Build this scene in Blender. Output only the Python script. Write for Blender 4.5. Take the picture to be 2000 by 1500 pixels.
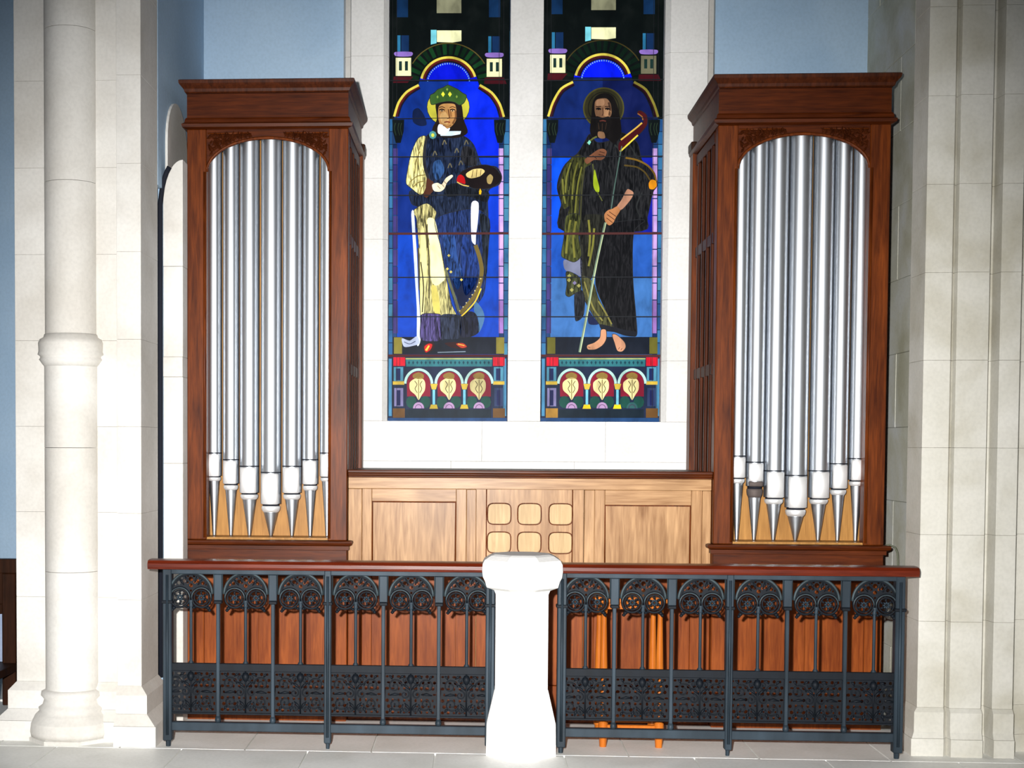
import bpy, bmesh, math, random
from mathutils import Vector, Matrix
random.seed(7)
for o in list(bpy.data.objects): bpy.data.objects.remove(o)
SC = bpy.context.scene
COL = SC.collection
PI = math.pi
# ------------------------------------------------------------------ camera
YAW, PITCH, ROLL = -0.0579042, -0.0383988, -0.0049781
PPX, PPY, F, H = 765.4, 976.2, 2778.0, 1.49
fw = Vector((math.sin(YAW)*math.cos(PITCH), math.cos(YAW)*math.cos(PITCH), math.sin(PITCH)))
rt = Vector((math.cos(YAW), -math.sin(YAW), 0)); up = rt.cross(fw)
rt2 = rt*math.cos(ROLL) - up*math.sin(ROLL); up2 = up*math.cos(ROLL) + rt*math.sin(ROLL)
cam = bpy.data.cameras.new('camera'); co = bpy.data.objects.new('camera', cam); COL.objects.link(co)
cam.sensor_width = 36; cam.lens = F/2000*36
cam.shift_x = (1000-PPX)/2000; cam.shift_y = (PPY-750)/2000
m = Matrix((rt2, up2, -fw)).transposed().to_4x4(); m.translation = Vector((0, 0, H)); co.matrix_world = m
cam.clip_end = 100; SC.camera = co
SC.view_settings.view_transform = 'Standard'; SC.view_settings.look = 'None'
SC.view_settings.gamma = 1; SC.view_settings.use_curve_mapping = False
SC.view_settings.exposure = 0.0
# ------------------------------------------------------------------ light
w = bpy.data.worlds.new('world'); SC.world = w; w.use_nodes = True
bgn = w.node_tree.nodes['Background']; bgn.inputs[0].default_value = (0.55, 0.72, 1.0, 1); bgn.inputs[1].default_value = 0.025
sp = bpy.data.lights.new('camera_flash', 'SPOT'); sp.energy = 3900; sp.spot_size = math.radians(62); sp.spot_blend = 1.0
sp.shadow_soft_size = 0.045; sp.color = (1.0, 0.985, 0.96)
so = bpy.data.objects.new('camera_flash', sp); COL.objects.link(so); so.location = (-0.22, 0.05, 1.68)
so.rotation_euler = (Vector((-0.05, 7.2, 0.95)) - so.location).to_track_quat('-Z', 'Y').to_euler()

# added soft fill far behind the camera, also mirrored in the pipes
al = bpy.data.lights.new('added_fill_light', 'AREA'); al.shape = 'RECTANGLE'; al.size = 7.5; al.size_y = 10; al.energy = 110; al.color = (0.86, 0.93, 1.0)
ao = bpy.data.objects.new('added_fill_light', al); COL.objects.link(ao); ao.location = (0, -9, 5.2); ao.rotation_euler = (math.radians(90), 0, 0)

def P(px, py, Y):
    """world x, z of the point of the plane y = Y that the camera sees at a pixel (2000 x 1500)"""
    d = fw*F + rt2*(px-PPX) - up2*(py-PPY)
    t = Y/d.y
    return d.x*t, H + d.z*t
def PX(px, py, Y): return P(px, py, Y)[0]
def PZ(px, py, Y): return P(px, py, Y)[1]

# ------------------------------------------------------------------ materials
def newmat(name):
    m = bpy.data.materials.new(name); m.use_nodes = True
    return m, m.node_tree, m.node_tree.nodes['Principled BSDF']
def ramp(nt, stops):
    r = nt.nodes.new('ShaderNodeValToRGB'); e = r.color_ramp.elements
    while len(e) < len(stops): e.new(0.5)
    for k, (p, c) in enumerate(stops): e[k].position = p; e[k].color = (*c, 1)
    return r
def coords(nt, scale, rot=(0, 0, 0)):
    t = nt.nodes.new('ShaderNodeTexCoord'); mp = nt.nodes.new('ShaderNodeMapping')
    mp.inputs['Scale'].default_value = scale; mp.inputs['Rotation'].default_value = rot
    nt.links.new(t.outputs['Object'], mp.inputs[0]); return mp
def noise(nt, mp, s, det=4, dist=0):
    n = nt.nodes.new('ShaderNodeTexNoise'); n.inputs['Scale'].default_value = s
    n.inputs['Detail'].default_value = det; n.inputs['Distortion'].default_value = dist
    nt.links.new(mp.outputs[0], n.inputs['Vector']); return n
def bump(nt, b, src, strength, dist=0.002):
    bp = nt.nodes.new('ShaderNodeBump'); bp.inputs['Strength'].default_value = strength
    bp.inputs['Distance'].default_value = dist
    nt.links.new(src, bp.inputs['Height']); nt.links.new(bp.outputs[0], b.inputs['Normal'])
def speckled(name, c0, c1, rough=0.85, s=3.0, c2=None, fine=60):
    m, nt, b = newmat(name); mp = coords(nt, (1, 1, 1))
    n = noise(nt, mp, s, 6, 0.4)
    r = ramp(nt, [(0.35, c0), (0.62, c1)] if c2 is None else [(0.3, c0), (0.5, c1), (0.68, c2)])
    nt.links.new(n.outputs['Fac'], r.inputs[0])
    n2 = noise(nt, mp, fine, 5); mx = nt.nodes.new('ShaderNodeMix'); mx.data_type = 'RGBA'; mx.blend_type = 'MULTIPLY'
    mx.inputs[0].default_value = 0.35
    r2 = ramp(nt, [(0.3, (0.78, 0.78, 0.78)), (0.6, (1, 1, 1))]); nt.links.new(n2.outputs['Fac'], r2.inputs[0])
    nt.links.new(r.outputs[0], mx.inputs[6]); nt.links.new(r2.outputs[0], mx.inputs[7])
    nt.links.new(mx.outputs[2], b.inputs['Base Color']); b.inputs['Roughness'].default_value = rough
    bump(nt, b, n2.outputs['Fac'], 0.25); return m
def wood(name, dark, light, rough=0.33, axis='Z', scale=1.0, coat=0.04, spec=0.12):
    m, nt, b = newmat(name)
    s = {'Z': (14, 14, 1.1), 'X': (1.1, 14, 14), 'Y': (14, 1.1, 14)}[axis]
    mp = coords(nt, tuple(v*scale for v in s))
    n = noise(nt, mp, 2.2, 7, 1.2); n2 = noise(nt, mp, 9, 4, 0.3)
    mp3 = coords(nt, (1, 1, 1)); n3 = noise(nt, mp3, 2.3, 2)
    r = ramp(nt, [(0.28, dark), (0.5, tuple((a+c)/2 for a, c in zip(dark, light))), (0.7, light)])
    mth = nt.nodes.new('ShaderNodeMath'); mth.operation = 'MULTIPLY_ADD'; mth.inputs[1].default_value = 0.35
    nt.links.new(n2.outputs['Fac'], mth.inputs[0]); 
    m2 = nt.nodes.new('ShaderNodeMath'); m2.operation = 'MULTIPLY'; m2.inputs[1].default_value = 0.65
    nt.links.new(n.outputs['Fac'], m2.inputs[0]); nt.links.new(m2.outputs[0], mth.inputs[2])
    nt.links.new(mth.outputs[0], r.inputs[0])
    mx = nt.nodes.new('ShaderNodeMix'); mx.data_type = 'RGBA'; mx.blend_type = 'MULTIPLY'; mx.inputs[0].default_value = 0.5
    r3 = ramp(nt, [(0.35, (0.55, 0.5, 0.45)), (0.6, (1, 1, 1))]); nt.links.new(n3.outputs['Fac'], r3.inputs[0])
    nt.links.new(r.outputs[0], mx.inputs[6]); nt.links.new(r3.outputs[0], mx.inputs[7])
    nt.links.new(mx.outputs[2], b.inputs['Base Color'])
    b.inputs['Roughness'].default_value = rough; b.inputs['Coat Weight'].default_value = coat; b.inputs['Coat Roughness'].default_value = 0.3; b.inputs['Specular IOR Level'].default_value = spec
    bump(nt, b, n2.outputs['Fac'], 0.15, 0.001); return m
def metal(name, c, rough, metallic=1.0, var=0.1, s=8):
    m, nt, b = newmat(name); mp = coords(nt, (1, 1, 0.3)); n = noise(nt, mp, s, 4)
    r = ramp(nt, [(0.3, tuple(v*(1-var) for v in c)), (0.7, c)]); nt.links.new(n.outputs['Fac'], r.inputs[0])
    nt.links.new(r.outputs[0], b.inputs['Base Color']); b.inputs['Metallic'].default_value = metallic
    b.inputs['Roughness'].default_value = rough; b.inputs['Specular IOR Level'].default_value = 0.5 if metallic > 0.5 else 0.2; return m
def srgb(r, g, b):
    f = lambda v: (v/255/12.92) if v <= 10 else ((v/255+0.055)/1.055)**2.4
    return (f(r), f(g), f(b))
GL = {}
def glass(rgb, e=1.0, cloth=False):
    """stained glass seen against daylight: the light comes through the coloured glass"""
    key = (rgb, e, cloth)
    if key in GL: return GL[key]
    m, nt, b = newmat('glass_%02x%02x%02x' % rgb); c = srgb(*rgb)
    if cloth:
        mp = coords(nt, (1, 1, 0.16)); n = noise(nt, mp, 62, 6, 1.5)
        r = ramp(nt, [(0.36, tuple(v*0.12 for v in c)), (0.48, tuple(v*0.7 for v in c)), (0.60, tuple(min(1, v*1.5+0.006) for v in c))])
    else:
        mp = coords(nt, (1, 1, 0.6)); n = noise(nt, mp, 11, 6, 0.4)
        r = ramp(nt, [(0.30, tuple(v*0.62 for v in c)), (0.5, c), (0.72, tuple(min(1, v*1.25+0.003) for v in c))])
    nt.links.new(n.outputs['Fac'], r.inputs[0])
    dm = nt.nodes.new('ShaderNodeMix'); dm.data_type = 'RGBA'; dm.inputs[0].default_value = 0.6; dm.inputs[7].default_value = (0.004, 0.005, 0.007, 1)
    nt.links.new(r.outputs[0], dm.inputs[6])
    nt.links.new(dm.outputs[2], b.inputs['Base Color']); nt.links.new(r.outputs[0], b.inputs['Emission Color'])
    b.inputs['Emission Strength'].default_value = 1.05*e
    b.inputs['Roughness'].default_value = 0.35
    b.inputs['Specular IOR Level'].default_value = 0.03
    GL[key] = m; return m

M = {}
M['stone'] = speckled('pale_limestone', (0.60, 0.57, 0.52), (0.74, 0.72, 0.68), s=2.2)
M['stone_white'] = speckled('white_limestone', (0.78, 0.77, 0.74), (0.88, 0.87, 0.85), s=2.0)
M['stone_tan'] = speckled('weathered_limestone', (0.48, 0.45, 0.36), (0.62, 0.60, 0.53), s=2.6, c2=(0.70, 0.68, 0.62))
M['stone_green'] = speckled('mossy_grey_limestone', (0.50, 0.49, 0.36), (0.64, 0.64, 0.54), s=3.4, c2=(0.74, 0.76, 0.74))
M['plaster'] = speckled('blue_grey_plaster', (0.36, 0.52, 0.70), (0.43, 0.59, 0.76), s=1.4)
M['floor'] = speckled('white_marble_paving', (0.82, 0.82, 0.78), (0.93, 0.93, 0.90), rough=0.5, s=3)
M['case'] = wood('red_oak_varnish', (0.035, 0.0055, 0.0008), (0.205, 0.045, 0.006), 0.42)
M['case_x'] = wood('red_oak_varnish_horizontal', (0.024, 0.0040, 0.0007), (0.125, 0.025, 0.0035), 0.42, 'X')
M['carved'] = wood('dark_carved_oak', (0.02, 0.004, 0.001), (0.10, 0.022, 0.005), 0.5)
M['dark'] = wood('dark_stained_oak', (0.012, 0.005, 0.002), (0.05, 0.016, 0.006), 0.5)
M['board'] = wood('light_oak_board', (0.28, 0.13, 0.035), (0.55, 0.28, 0.08), 0.4)
M['pan'] = wood('golden_oak_sheen_panel', (0.22, 0.10, 0.038), (0.60, 0.36, 0.18), 0.32, 'Z', 0.8)  # paler than the lower oak: glossy sheen put into the colour
M['pan_x'] = wood('golden_oak_sheen_rail', (0.24, 0.11, 0.04), (0.60, 0.365, 0.185), 0.32, 'X', 0.8)  # same sheen put into the colour, grain along the rail
M['pale'] = wood('pale_oak_inset', (0.42, 0.27, 0.12), (0.68, 0.48, 0.25), 0.4)
M['lower'] = wood('orange_oak_shaded_panel', (0.13, 0.023, 0.004), (0.33, 0.082, 0.014), 0.4)  # darker than the upper oak: railing shade put into the colour
M['handrail'] = wood('polished_mahogany_handrail', (0.05, 0.005, 0.0012), (0.15, 0.018, 0.004), 0.28, 'X', spec=0.4)
M['stool'] = wood('orange_varnished_beech', (0.38, 0.09, 0.01), (0.58, 0.17, 0.02), 0.3)
M['pipe'] = metal('polished_tin', (0.58, 0.61, 0.65), 0.42, var=0.04)
M['lip'] = metal('bright_tin_lip', (0.95, 0.95, 0.95), 0.62, metallic=0.75, var=0.03)
M['tarnish'] = metal('tarnished_tin', (0.16, 0.13, 0.12), 0.7, metallic=0.4, var=0.3, s=30)
M['slot'] = metal('dark_slot_and_shadow', (0.01, 0.012, 0.02), 0.8, metallic=0)
M['iron'] = metal('blackened_iron', (0.030, 0.046, 0.062), 0.5, metallic=0.15, var=0.5, s=10)
M['iron_dk'] = metal('black_cast_iron', (0.005, 0.008, 0.013), 0.6, metallic=0.1, var=0.4, s=20)
M['lead'] = metal('lead_came', (0.012, 0.014, 0.018), 0.6, metallic=0.3)
M['rim'] = metal('lighter_iron_rim', (0.05, 0.07, 0.08), 0.5, metallic=0.2, var=0.5, s=20)  # lighter tone than the other ironwork
M['bar'] = metal('rusted_saddle_bar', (0.08, 0.022, 0.022), 0.7, metallic=0.2)
M['cable'] = metal('grey_cable', (0.12, 0.13, 0.09), 0.6, metallic=0)
M['paper'] = speckled('pale_blue_paper', (0.30, 0.38, 0.55), (0.42, 0.50, 0.66))

# ------------------------------------------------------------------ builders
ORG = {}
def org(o):
    p = Vector((0, 0, 0))
    while o: p += o.location; o = o.parent
    return p
class MB:
    """collects shapes in world coordinates and links them as one mesh object"""
    def __init__(s): s.v = []; s.f = []; s.sm = []
    def add(s, vs, fs, smooth=False):
        b = len(s.v); s.v += [tuple(p) for p in vs]; s.f += [tuple(i+b for i in f) for f in fs]; s.sm += [smooth]*len(fs); return s
    def box(s, x0, x1, y0, y1, z0, z1):
        if x0 > x1: x0, x1 = x1, x0
        if z0 > z1: z0, z1 = z1, z0
        return s.add([(x0,y0,z0),(x1,y0,z0),(x1,y1,z0),(x0,y1,z0),(x0,y0,z1),(x1,y0,z1),(x1,y1,z1),(x0,y1,z1)],
              [(0,3,2,1),(4,5,6,7),(0,1,5,4),(1,2,6,5),(2,3,7,6),(3,0,4,7)])
    def prism(s, poly, y0, y1):                     # poly of (x, z), any winding, simple
        a = sum(poly[i][0]*poly[(i+1) % len(poly)][1]-poly[(i+1) % len(poly)][0]*poly[i][1] for i in range(len(poly)))
        if a < 0: poly = poly[::-1]
        n = len(poly)
        vs = [(x, y0, z) for x, z in poly]+[(x, y1, z) for x, z in poly]
        fs = [tuple(range(n)), tuple(range(2*n-1, n-1, -1))]+[(i, i+n, (i+1) % n+n, (i+1) % n) for i in range(n)]
        return s.add(vs, fs)
    def plan(s, poly, z0, z1, poly1=None):          # poly of (x, y) extruded up (or lofted to poly1)
        q = poly1 or poly; n = len(poly)
        a = sum(poly[i][0]*poly[(i+1) % n][1]-poly[(i+1) % n][0]*poly[i][1] for i in range(n))
        if a < 0: poly = poly[::-1]; q = q[::-1]
        vs = [(x, y, z0) for x, y in poly]+[(x, y, z1) for x, y in q]
        fs = [tuple(range(n-1, -1, -1)), tuple(range(n, 2*n))]+[(i, (i+1) % n, (i+1) % n+n, i+n) for i in range(n)]
        return s.add(vs, fs)
    def lathe(s, prof, cx, cy, n=24, rot=0, smooth=True):   # prof (r, z) bottom to top
        full = [prof[0]]
        for (ra, za), (rb, zb) in zip(prof, prof[1:]):      # support rings keep the smooth shading true
            d = math.hypot(rb-ra, zb-za)
            if d > 0.03:
                t = 0.0015/d; full += [(ra+(rb-ra)*t, za+(zb-za)*t), (rb+(ra-rb)*t, zb+(za-zb)*t)]
            full.append((rb, zb))
        prof = full
        vs = []; fs = []
        for r, z in prof:
            for k in range(n):
                a = rot+2*PI*k/n; vs.append((cx+r*math.cos(a), cy+r*math.sin(a), z))
        for i in range(len(prof)-1):
            for k in range(n):
                fs.append((i*n+k, i*n+(k+1) % n, (i+1)*n+(k+1) % n, (i+1)*n+k))
        s.add(vs, fs, smooth)
        b = len(s.v)-len(vs)
        s.f += [tuple(b+k for k in range(n-1, -1, -1)), tuple(b+(len(prof)-1)*n+k for k in range(n))]; s.sm += [False]*2
        return s
    def tube(s, pts, r, n=6, closed=False):
        pts = [Vector(p) for p in pts]; L = len(pts); vs = []; fs = []
        for i, p in enumerate(pts):
            a = pts[(i-1) % L] if closed or i > 0 else p; c = pts[(i+1) % L] if closed or i < L-1 else p
            t = (c-a).normalized(); u = t.cross(Vector((0, 1, 0)))
            if u.length < 1e-4: u = t.cross(Vector((1, 0, 0)))
            u.normalize(); v = t.cross(u); rr = r[i] if isinstance(r, (list, tuple)) else r
            for k in range(n):
                q = p+u*rr*math.cos(2*PI*k/n)+v*rr*math.sin(2*PI*k/n); vs.append(tuple(q))
        for i in range(L if closed else L-1):
            j = (i+1) % L
            for k in range(n): fs.append((i*n+k, i*n+(k+1) % n, j*n+(k+1) % n, j*n+k))
        if not closed: fs += [tuple(range(n-1, -1, -1)), tuple((L-1)*n+k for k in range(n))]
        return s.add(vs, fs, True)
    def ringmould(s, prof, x0, x1, y0, y1):         # prof (out, z) swept round a rectangle with mitred corners
        vs = []; fs = []
        for o, z in prof: vs += [(x0-o, y0-o, z), (x1+o, y0-o, z), (x1+o, y1, z), (x0-o, y1, z)]
        for i in range(len(prof)-1):
            for k in range(4): fs.append((i*4+k, i*4+(k+1) % 4, (i+1)*4+(k+1) % 4, (i+1)*4+k))
        n = len(prof); fs += [(3, 2, 1, 0), ((n-1)*4, (n-1)*4+1, (n-1)*4+2, (n-1)*4+3)]
        return s.add(vs, fs)
    def build(s, name, mat, parent=None, bevel=0, **kw):
        g = org(parent) if parent else Vector((0, 0, 0))
        me = bpy.data.meshes.new(name); me.from_pydata([(x-g.x, y-g.y, z-g.z) for x, y, z in s.v], [], s.f)
        me.polygons.foreach_set('use_smooth', s.sm); me.materials.append(mat)
        bm = bmesh.new(); bm.from_mesh(me); bmesh.ops.recalc_face_normals(bm, faces=bm.faces)
        if bevel: bmesh.ops.bevel(bm, geom=[e for e in bm.edges if len(e.link_faces) == 2 and e.calc_face_angle(0) > 0.6], offset=bevel, segments=2 if bevel > 0.004 else 1, profile=0.6, affect='EDGES')
        bm.to_mesh(me); bm.free(); me.update()
        return link(name, me, parent, **kw)
def link(name, me, parent=None, **kw):
    o = bpy.data.objects.new(name, me); COL.objects.link(o)
    if parent: o.parent = parent
    for k, v in kw.items(): o[k] = v
    return o
def curve_mesh(outers, y0, y1, holes=()):
    """filled flat shape with holes, extruded from y0 to y1; points (x, z)"""
    cu = bpy.data.curves.new('c', 'CURVE'); cu.dimensions = '2D'; cu.fill_mode = 'BOTH'; cu.extrude = (y1-y0)/2
    for poly in list(outers)+list(holes):
        s_ = cu.splines.new('POLY'); s_.points.add(len(poly)-1); s_.use_cyclic_u = True
        for i, (x, z) in enumerate(poly): s_.points[i].co = (x, z, 0, 1)
    t = bpy.data.objects.new('t', cu); me = bpy.data.meshes.new_from_object(t); bpy.data.objects.remove(t)
    yc = (y0+y1)/2
    V = [(v.co.x, yc-v.co.z, v.co.y) for v in me.vertices]; Fc = [tuple(p.vertices) for p in me.polygons]
    bpy.data.meshes.remove(me); bpy.data.curves.remove(cu)
    return V, Fc
def circ(cx, cz, r, n=20, rz=None): return [(cx+r*math.cos(2*PI*k/n), cz+(rz or r)*math.sin(2*PI*k/n)) for k in range(n)]
def arc(cx, cz, rx, rz, a0, a1, n=12): return [(cx+rx*math.cos(a0+(a1-a0)*k/n), cz+rz*math.sin(a0+(a1-a0)*k/n)) for k in range(n+1)]
def thing(name, label, cat, loc=(0, 0, 0), group=None):
    o = bpy.data.objects.new(name, None); COL.objects.link(o); o.location = loc; o.empty_display_size = 0.1
    o['label'] = label; o['category'] = cat
    if group: o['group'] = group
    return o
def setting(name, loc=(0, 0, 0)):
    o = bpy.data.objects.new(name, None); COL.objects.link(o); o.location = loc; o['kind'] = 'structure'; return o

# ================================================================== setting
YW, YB = 8.5, 8.58          # window wall face, blue wall face
TOP = 4.9
# floor of paving slabs
fl = MB().box(-8.0, 8.0, -1.5, 9.3, -0.1, -0.012).build('floor', M['floor'], kind='structure')
for i in range(-5, 7):
    for j in range(6):
        x = i*0.62+0.13+(0.31 if j % 2 else 0); y = 5.6+j*0.62
        MB().box(x+0.004, x+0.616, y+0.004, y+0.616, -0.012, 0).build('paving_slab', M['floor'], fl)
# blue plaster wall, left and right of the window bay
wxl, wxr = PX(668, 400, YW), PX(1396, 400, YW)
NL, NR = -1.645, 2.285      # side walls of the organ niche
wb = MB().box(NL-0.25, wxl+0.02, YB, YB+0.2, 0, TOP).box(wxr-0.02, NR+0.3, YB, YB+0.2, 0, TOP).build('wall_back', M['plaster'], kind='structure')
MB().box(-8.0, NL-0.26, 9.2, 9.4, 0, TOP).build('wall_aisle', M['plaster'], kind='structure')
MB().box(2.64, 8.0, 9.2, 9.4, 0, TOP).build('wall_aisle', M['plaster'], kind='structure')
MB().box(NL-0.25, NL, 7.33, YB-0.001, 2.83, TOP).box(NL-0.25, NL, 7.445, YB-0.001, 0, 2.829).build('wall_left', M['plaster'], kind='structure')
# window bay of stone blocks
bay = setting('wall_window')
w1 = (PX(757, 500, YW), PX(993.5, 500, YW)); w2 = (PX(1058, 500, YW), PX(1295.5, 500, YW)); WS = PZ(1020, 823, YW)
def course(x0, x1, z0, z1, nb, y0=YW, y1=YB+0.20, mat='stone_white', par=bay, bev=0.0015, off=0.0, nm='stone_block'):
    wd = (x1-x0)/nb
    cuts = [x0]+[x0+wd*(k+off) for k in range(1, nb)]+[x1]
    for a, b in zip(cuts, cuts[1:]):
        MB().box(a+0.0004, b-0.0004, y0+random.uniform(0, 0.001), y1, z0+0.0004, z1-0.0004).build(nm, M[mat], par, bev)
z = 0.0; zs = [0, 0.42, 0.84, PZ(1020, 918, YW)+0.05, WS]
for k in range(4): course(wxl, wxr, zs[k], zs[k+1], 3, off=(0.15 if k % 2 else -0.1))
z = WS; k = 0
while z < TOP-0.05:
    z2 = min(z+0.36, TOP)
    course(wxl+0.05, w1[0]-0.028, z, z2, 1); course(w1[1], w2[0], z, z2, 1, y0=YW-0.005); course(w2[1]+0.028, wxr-0.05, z, z2, 1)
    z = z2; k += 1
# moulded jambs: outer roll, inner chamfer
for a, s_ in ((wxl, 1), (wxr, -1)):
    z = WS
    while z < TOP-0.05:
        z2 = min(z+0.36, TOP)
        MB().plan([(a, YW+0.07), (a, YB+0.15), (a+s_*0.05, YB+0.15), (a+s_*0.05, YW), (a+s_*0.045, YW+0.02), (a+s_*0.015, YW+0.03)], z+0.0008, z2-0.0008).build('jamb_stone', M['stone'], bay)
        z = z2
for a, s_ in ((w1[0], -1), (w2[1], 1)):
    z = WS
    while z < TOP-0.05:
        z2 = min(z+0.36, TOP)
        MB().plan([(a, YW+0.035), (a, YB+0.15), (a+s_*0.028, YB+0.15), (a+s_*0.028, YW)], z+0.0008, z2-0.0008).build('jamb_stone', M['stone_white'], bay)
        z = z2

# ------------------------------------------------------------------ left stone panels beside the organ
lp = setting('trim_1')
def arch_poly(x0, x1, zt, zsp, z0, n=10, half=False):
    if half:   # left half of an arch only, apex at x1
        pts = [(x0, z0), (x1, z0), (x1, zt)]
        for k in range(1, n+1):
            a = PI/2*(k/n); pts.append((x1-(x1-x0)*math.sin(a), zsp+(zt-zsp)*math.cos(a)))
        return pts
    c = (x0+x1)/2; r = (x1-x0)/2
    return [(x0, z0), (x1, z0)]+[(c+r*math.cos(PI*k/(2*n)), zsp+(zt-zsp)*math.sin(PI*k/(2*n))) for k in range(2*n+1)]
YL = 7.45; xa, xb = NL+0.001, -1.590
rows = [0.0] + [PZ(340, p, YL) for p in (1350, 1100, 905, 736, 697, 520)]
for z0, z1 in zip(rows, rows[1:]):
    e = 0.008 if abs(z0-rows[4]) < 1e-6 else 0
    MB().box(xa, xb+0.05, YL-e, YL+0.12, z0+0.0005, z1-0.0005).build('stone_block', M['stone'], lp, 0.002)
MB().prism(arch_poly(xa, xb+0.05, PZ(350, 312, YL), PZ(311, 400, YL), rows[-1]+0.001, half=True), YL, YL+0.12).build('arched_stone', M['stone'], lp)
MB().prism(arch_poly(NL+0.001, NL+0.24, PZ(325, 196, 8.53), PZ(305, 290, 8.53), 0.0), 8.50, YB-0.002).build('arched_stone', M['stone'], lp)
zsp_, zt2_ = PZ(311, 400, YL), PZ(350, 312, YL)
MB().tube([(xa-0.013, YL-0.014, PZ(311, 1322, YL)), (xa-0.013, YL-0.014, zsp_)]+[(xb+0.05-(xb+0.05-xa)*math.cos(PI*k/16)-0.010, YL-0.012, zsp_+(zt2_-zsp_)*math.sin(PI*k/16)) for k in range(1, 6)], 0.0135, 8).build('shadow_strip', M['slot'], lp)  # dark tube added in place of the shade line along the arched panel
yy0, yy1, zt_, zs_p = 7.50, 8.02, PZ(325, 200, 7.7), PZ(315, 290, 7.7)
ys_ = [(yy0, 0.0), (yy0, zs_p)]+[((yy0+yy1)/2-(yy1-yy0)/2*math.cos(PI*k/16), zs_p+(zt_-zs_p)*math.sin(PI*k/16)) for k in range(1, 16)]+[(yy1, zs_p), (yy1, 0.0)]
n_ = len(ys_)
MB().add([(NL+0.001, a, b) for a, b in ys_]+[(NL+0.014, a, b) for a, b in ys_], [tuple(range(n_)), tuple(range(2*n_-1, n_-1, -1))]+[(k, (k+1) % n_, (k+1) % n_+n_, k+n_) for k in range(n_)]).build('blind_arch', M['stone'], lp)

# ------------------------------------------------------------------ left pier
YP = 6.95
pl = setting('trim_2')
def pier_left(e):
    yr = 750
    xl = PX(30, yr, YP+0.1); xm = PX(236, yr, YP+0.08); xr = PX(275.5, yr, YP)
    return [(xl-e, 8.3), (xl-e, YP+0.1-e), (PX(100, yr, YP+0.1), YP+0.1-e), (PX(120, yr, YP+0.1), YP+0.18-e*0.4),
            (PX(160, yr, YP+0.1), YP+0.18-e*0.4), (PX(178, yr, YP+0.1), YP+0.1-e), (xm-0.006, YP+0.1-e), (xm-0.006, YP+0.115-e), (xm, YP+0.115-e), (xm, YP-e), (xr+e, YP-e), (xr+e, YP+0.37), (NL-0.01, YP+0.371), (NL-0.26, YP+0.371), (NL-0.26, 8.3)]
z = PZ(250, 1340, YP); zbase = z
levels = []
while z < TOP: levels.append((z, min(z+0.43, TOP))); z += 0.43
for a, b in levels: MB().plan(pier_left(0), a+0.0004, b-0.0004).build('stone_block', M['stone'], pl, 0.001)
zb1, zb2, zb3 = PZ(250, 1356, YP), PZ(250, 1392, YP), PZ(250, 1412, YP)
MB().plan(pier_left(0.035), zb1, zbase, pier_left(0)).build('base_moulding', M['stone'], pl)
MB().plan(pier_left(0.035), zb2+0.001, zb1).build('base_course', M['stone'], pl)
MB().plan(pier_left(0.085), zb3, zb2, pier_left(0.035)).build('base_moulding', M['stone'], pl)
MB().plan(pier_left(0.09), 0, zb3-0.001).build('plinth', M['stone'], pl)
# engaged round shaft
sx = PX(139, 750, YP+0.1); sy = YP+0.11; R = 0.134
zr = lambda p: PZ(139, p, sy-R)
z = zr(1362)
while z < zr(712)-0.05:
    z2 = min(z+0.62, zr(712)); MB().lathe([(R, z+0.001), (R, z2-0.001)], sx, sy, 40).build('shaft_drum', M['stone'], pl); z = z2
MB().lathe([(R, zr(714)), (R+0.012, zr(708)), (R+0.026, zr(700)), (R+0.020, zr(697)), (R+0.020, zr(694)), (R+0.033, zr(690)), (R+0.028, zr(684)), (R+0.030, zr(668)), (R+0.022, zr(660)), (R+0.004, zr(656)), (R, zr(650))], sx, sy, 40).build('annulet', M['stone'], pl)
z = zr(650); R2 = 0.130
while z < TOP:
    z2 = min(z+0.75, TOP); MB().lathe([(R2, z+0.001), (R2, z2-0.001)], sx, sy, 40).build('shaft_drum', M['stone'], pl); z = z2
MB().lathe([(0.21, zr(1442)), (0.215, zr(1432)), (0.21, zr(1415)), (0.185, zr(1400)), (0.165, zr(1394)), (0.17, zr(1388)), (0.15, zr(1382)), (0.142, zr(1372)), (0.158, zr(1364)), (0.155, zr(1356)), (R, zr(1352))], sx, sy, 40).build('shaft_base', M['stone'], pl)
MB().lathe([(0.225, 0), (0.225, zr(1444)), (0.21, zr(1441))], sx, sy, 8, PI/8, False).build('shaft_plinth', M['stone'], pl)

# ------------------------------------------------------------------ right wall face and pier
wr = setting('wall_right')
z = 0; k = 0
while z < TOP:
    z2 = min(z+0.40, TOP); ys = [7.24, 7.24+(0.42 if k % 2 else 0.66), 7.24+(0.95 if k % 2 else 1.1), YB+0.2]
    for a, b in zip(ys, ys[1:]):
        MB().box(NR-random.uniform(0, 0.004), NR+0.35, a+0.0008, b-0.0008, z+0.0008, z2-0.0008).build('stone_block', M['stone_green'], wr, 0.003)
    z = z2; k += 1
pr = setting('trim_3')
YQ = 7.0
def pier_right(e):
    yr = 750
    X = lambda p, y=YQ: PX(p, yr, y)
    return [(X(1803)-e, 7.23), (X(1803)-e, YQ-e), (X(1855)-e*0.2, YQ-e), (X(1862), YQ+0.03-e), (X(1864), YQ-0.02-e), (X(1926), YQ-0.02-e), (X(1930), YQ+0.07-e*0.6),
            (X(1944), YQ+0.07-e*0.6), (X(1948), YQ-0.02-e), (X(1988), YQ-0.02-e), (X(1993), YQ+0.10-e*0.5), (X(2035), YQ+0.12), (X(2060), YQ-0.01-e), (X(2150), YQ-e), (X(2150), 7.23)]
zq = [0, PZ(1830, 1440, YQ), PZ(1830, 1382, YQ)]
MB().plan(pier_right(0.035), 0, zq[1]-0.001).build('plinth', M['stone_tan'], pr)
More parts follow.
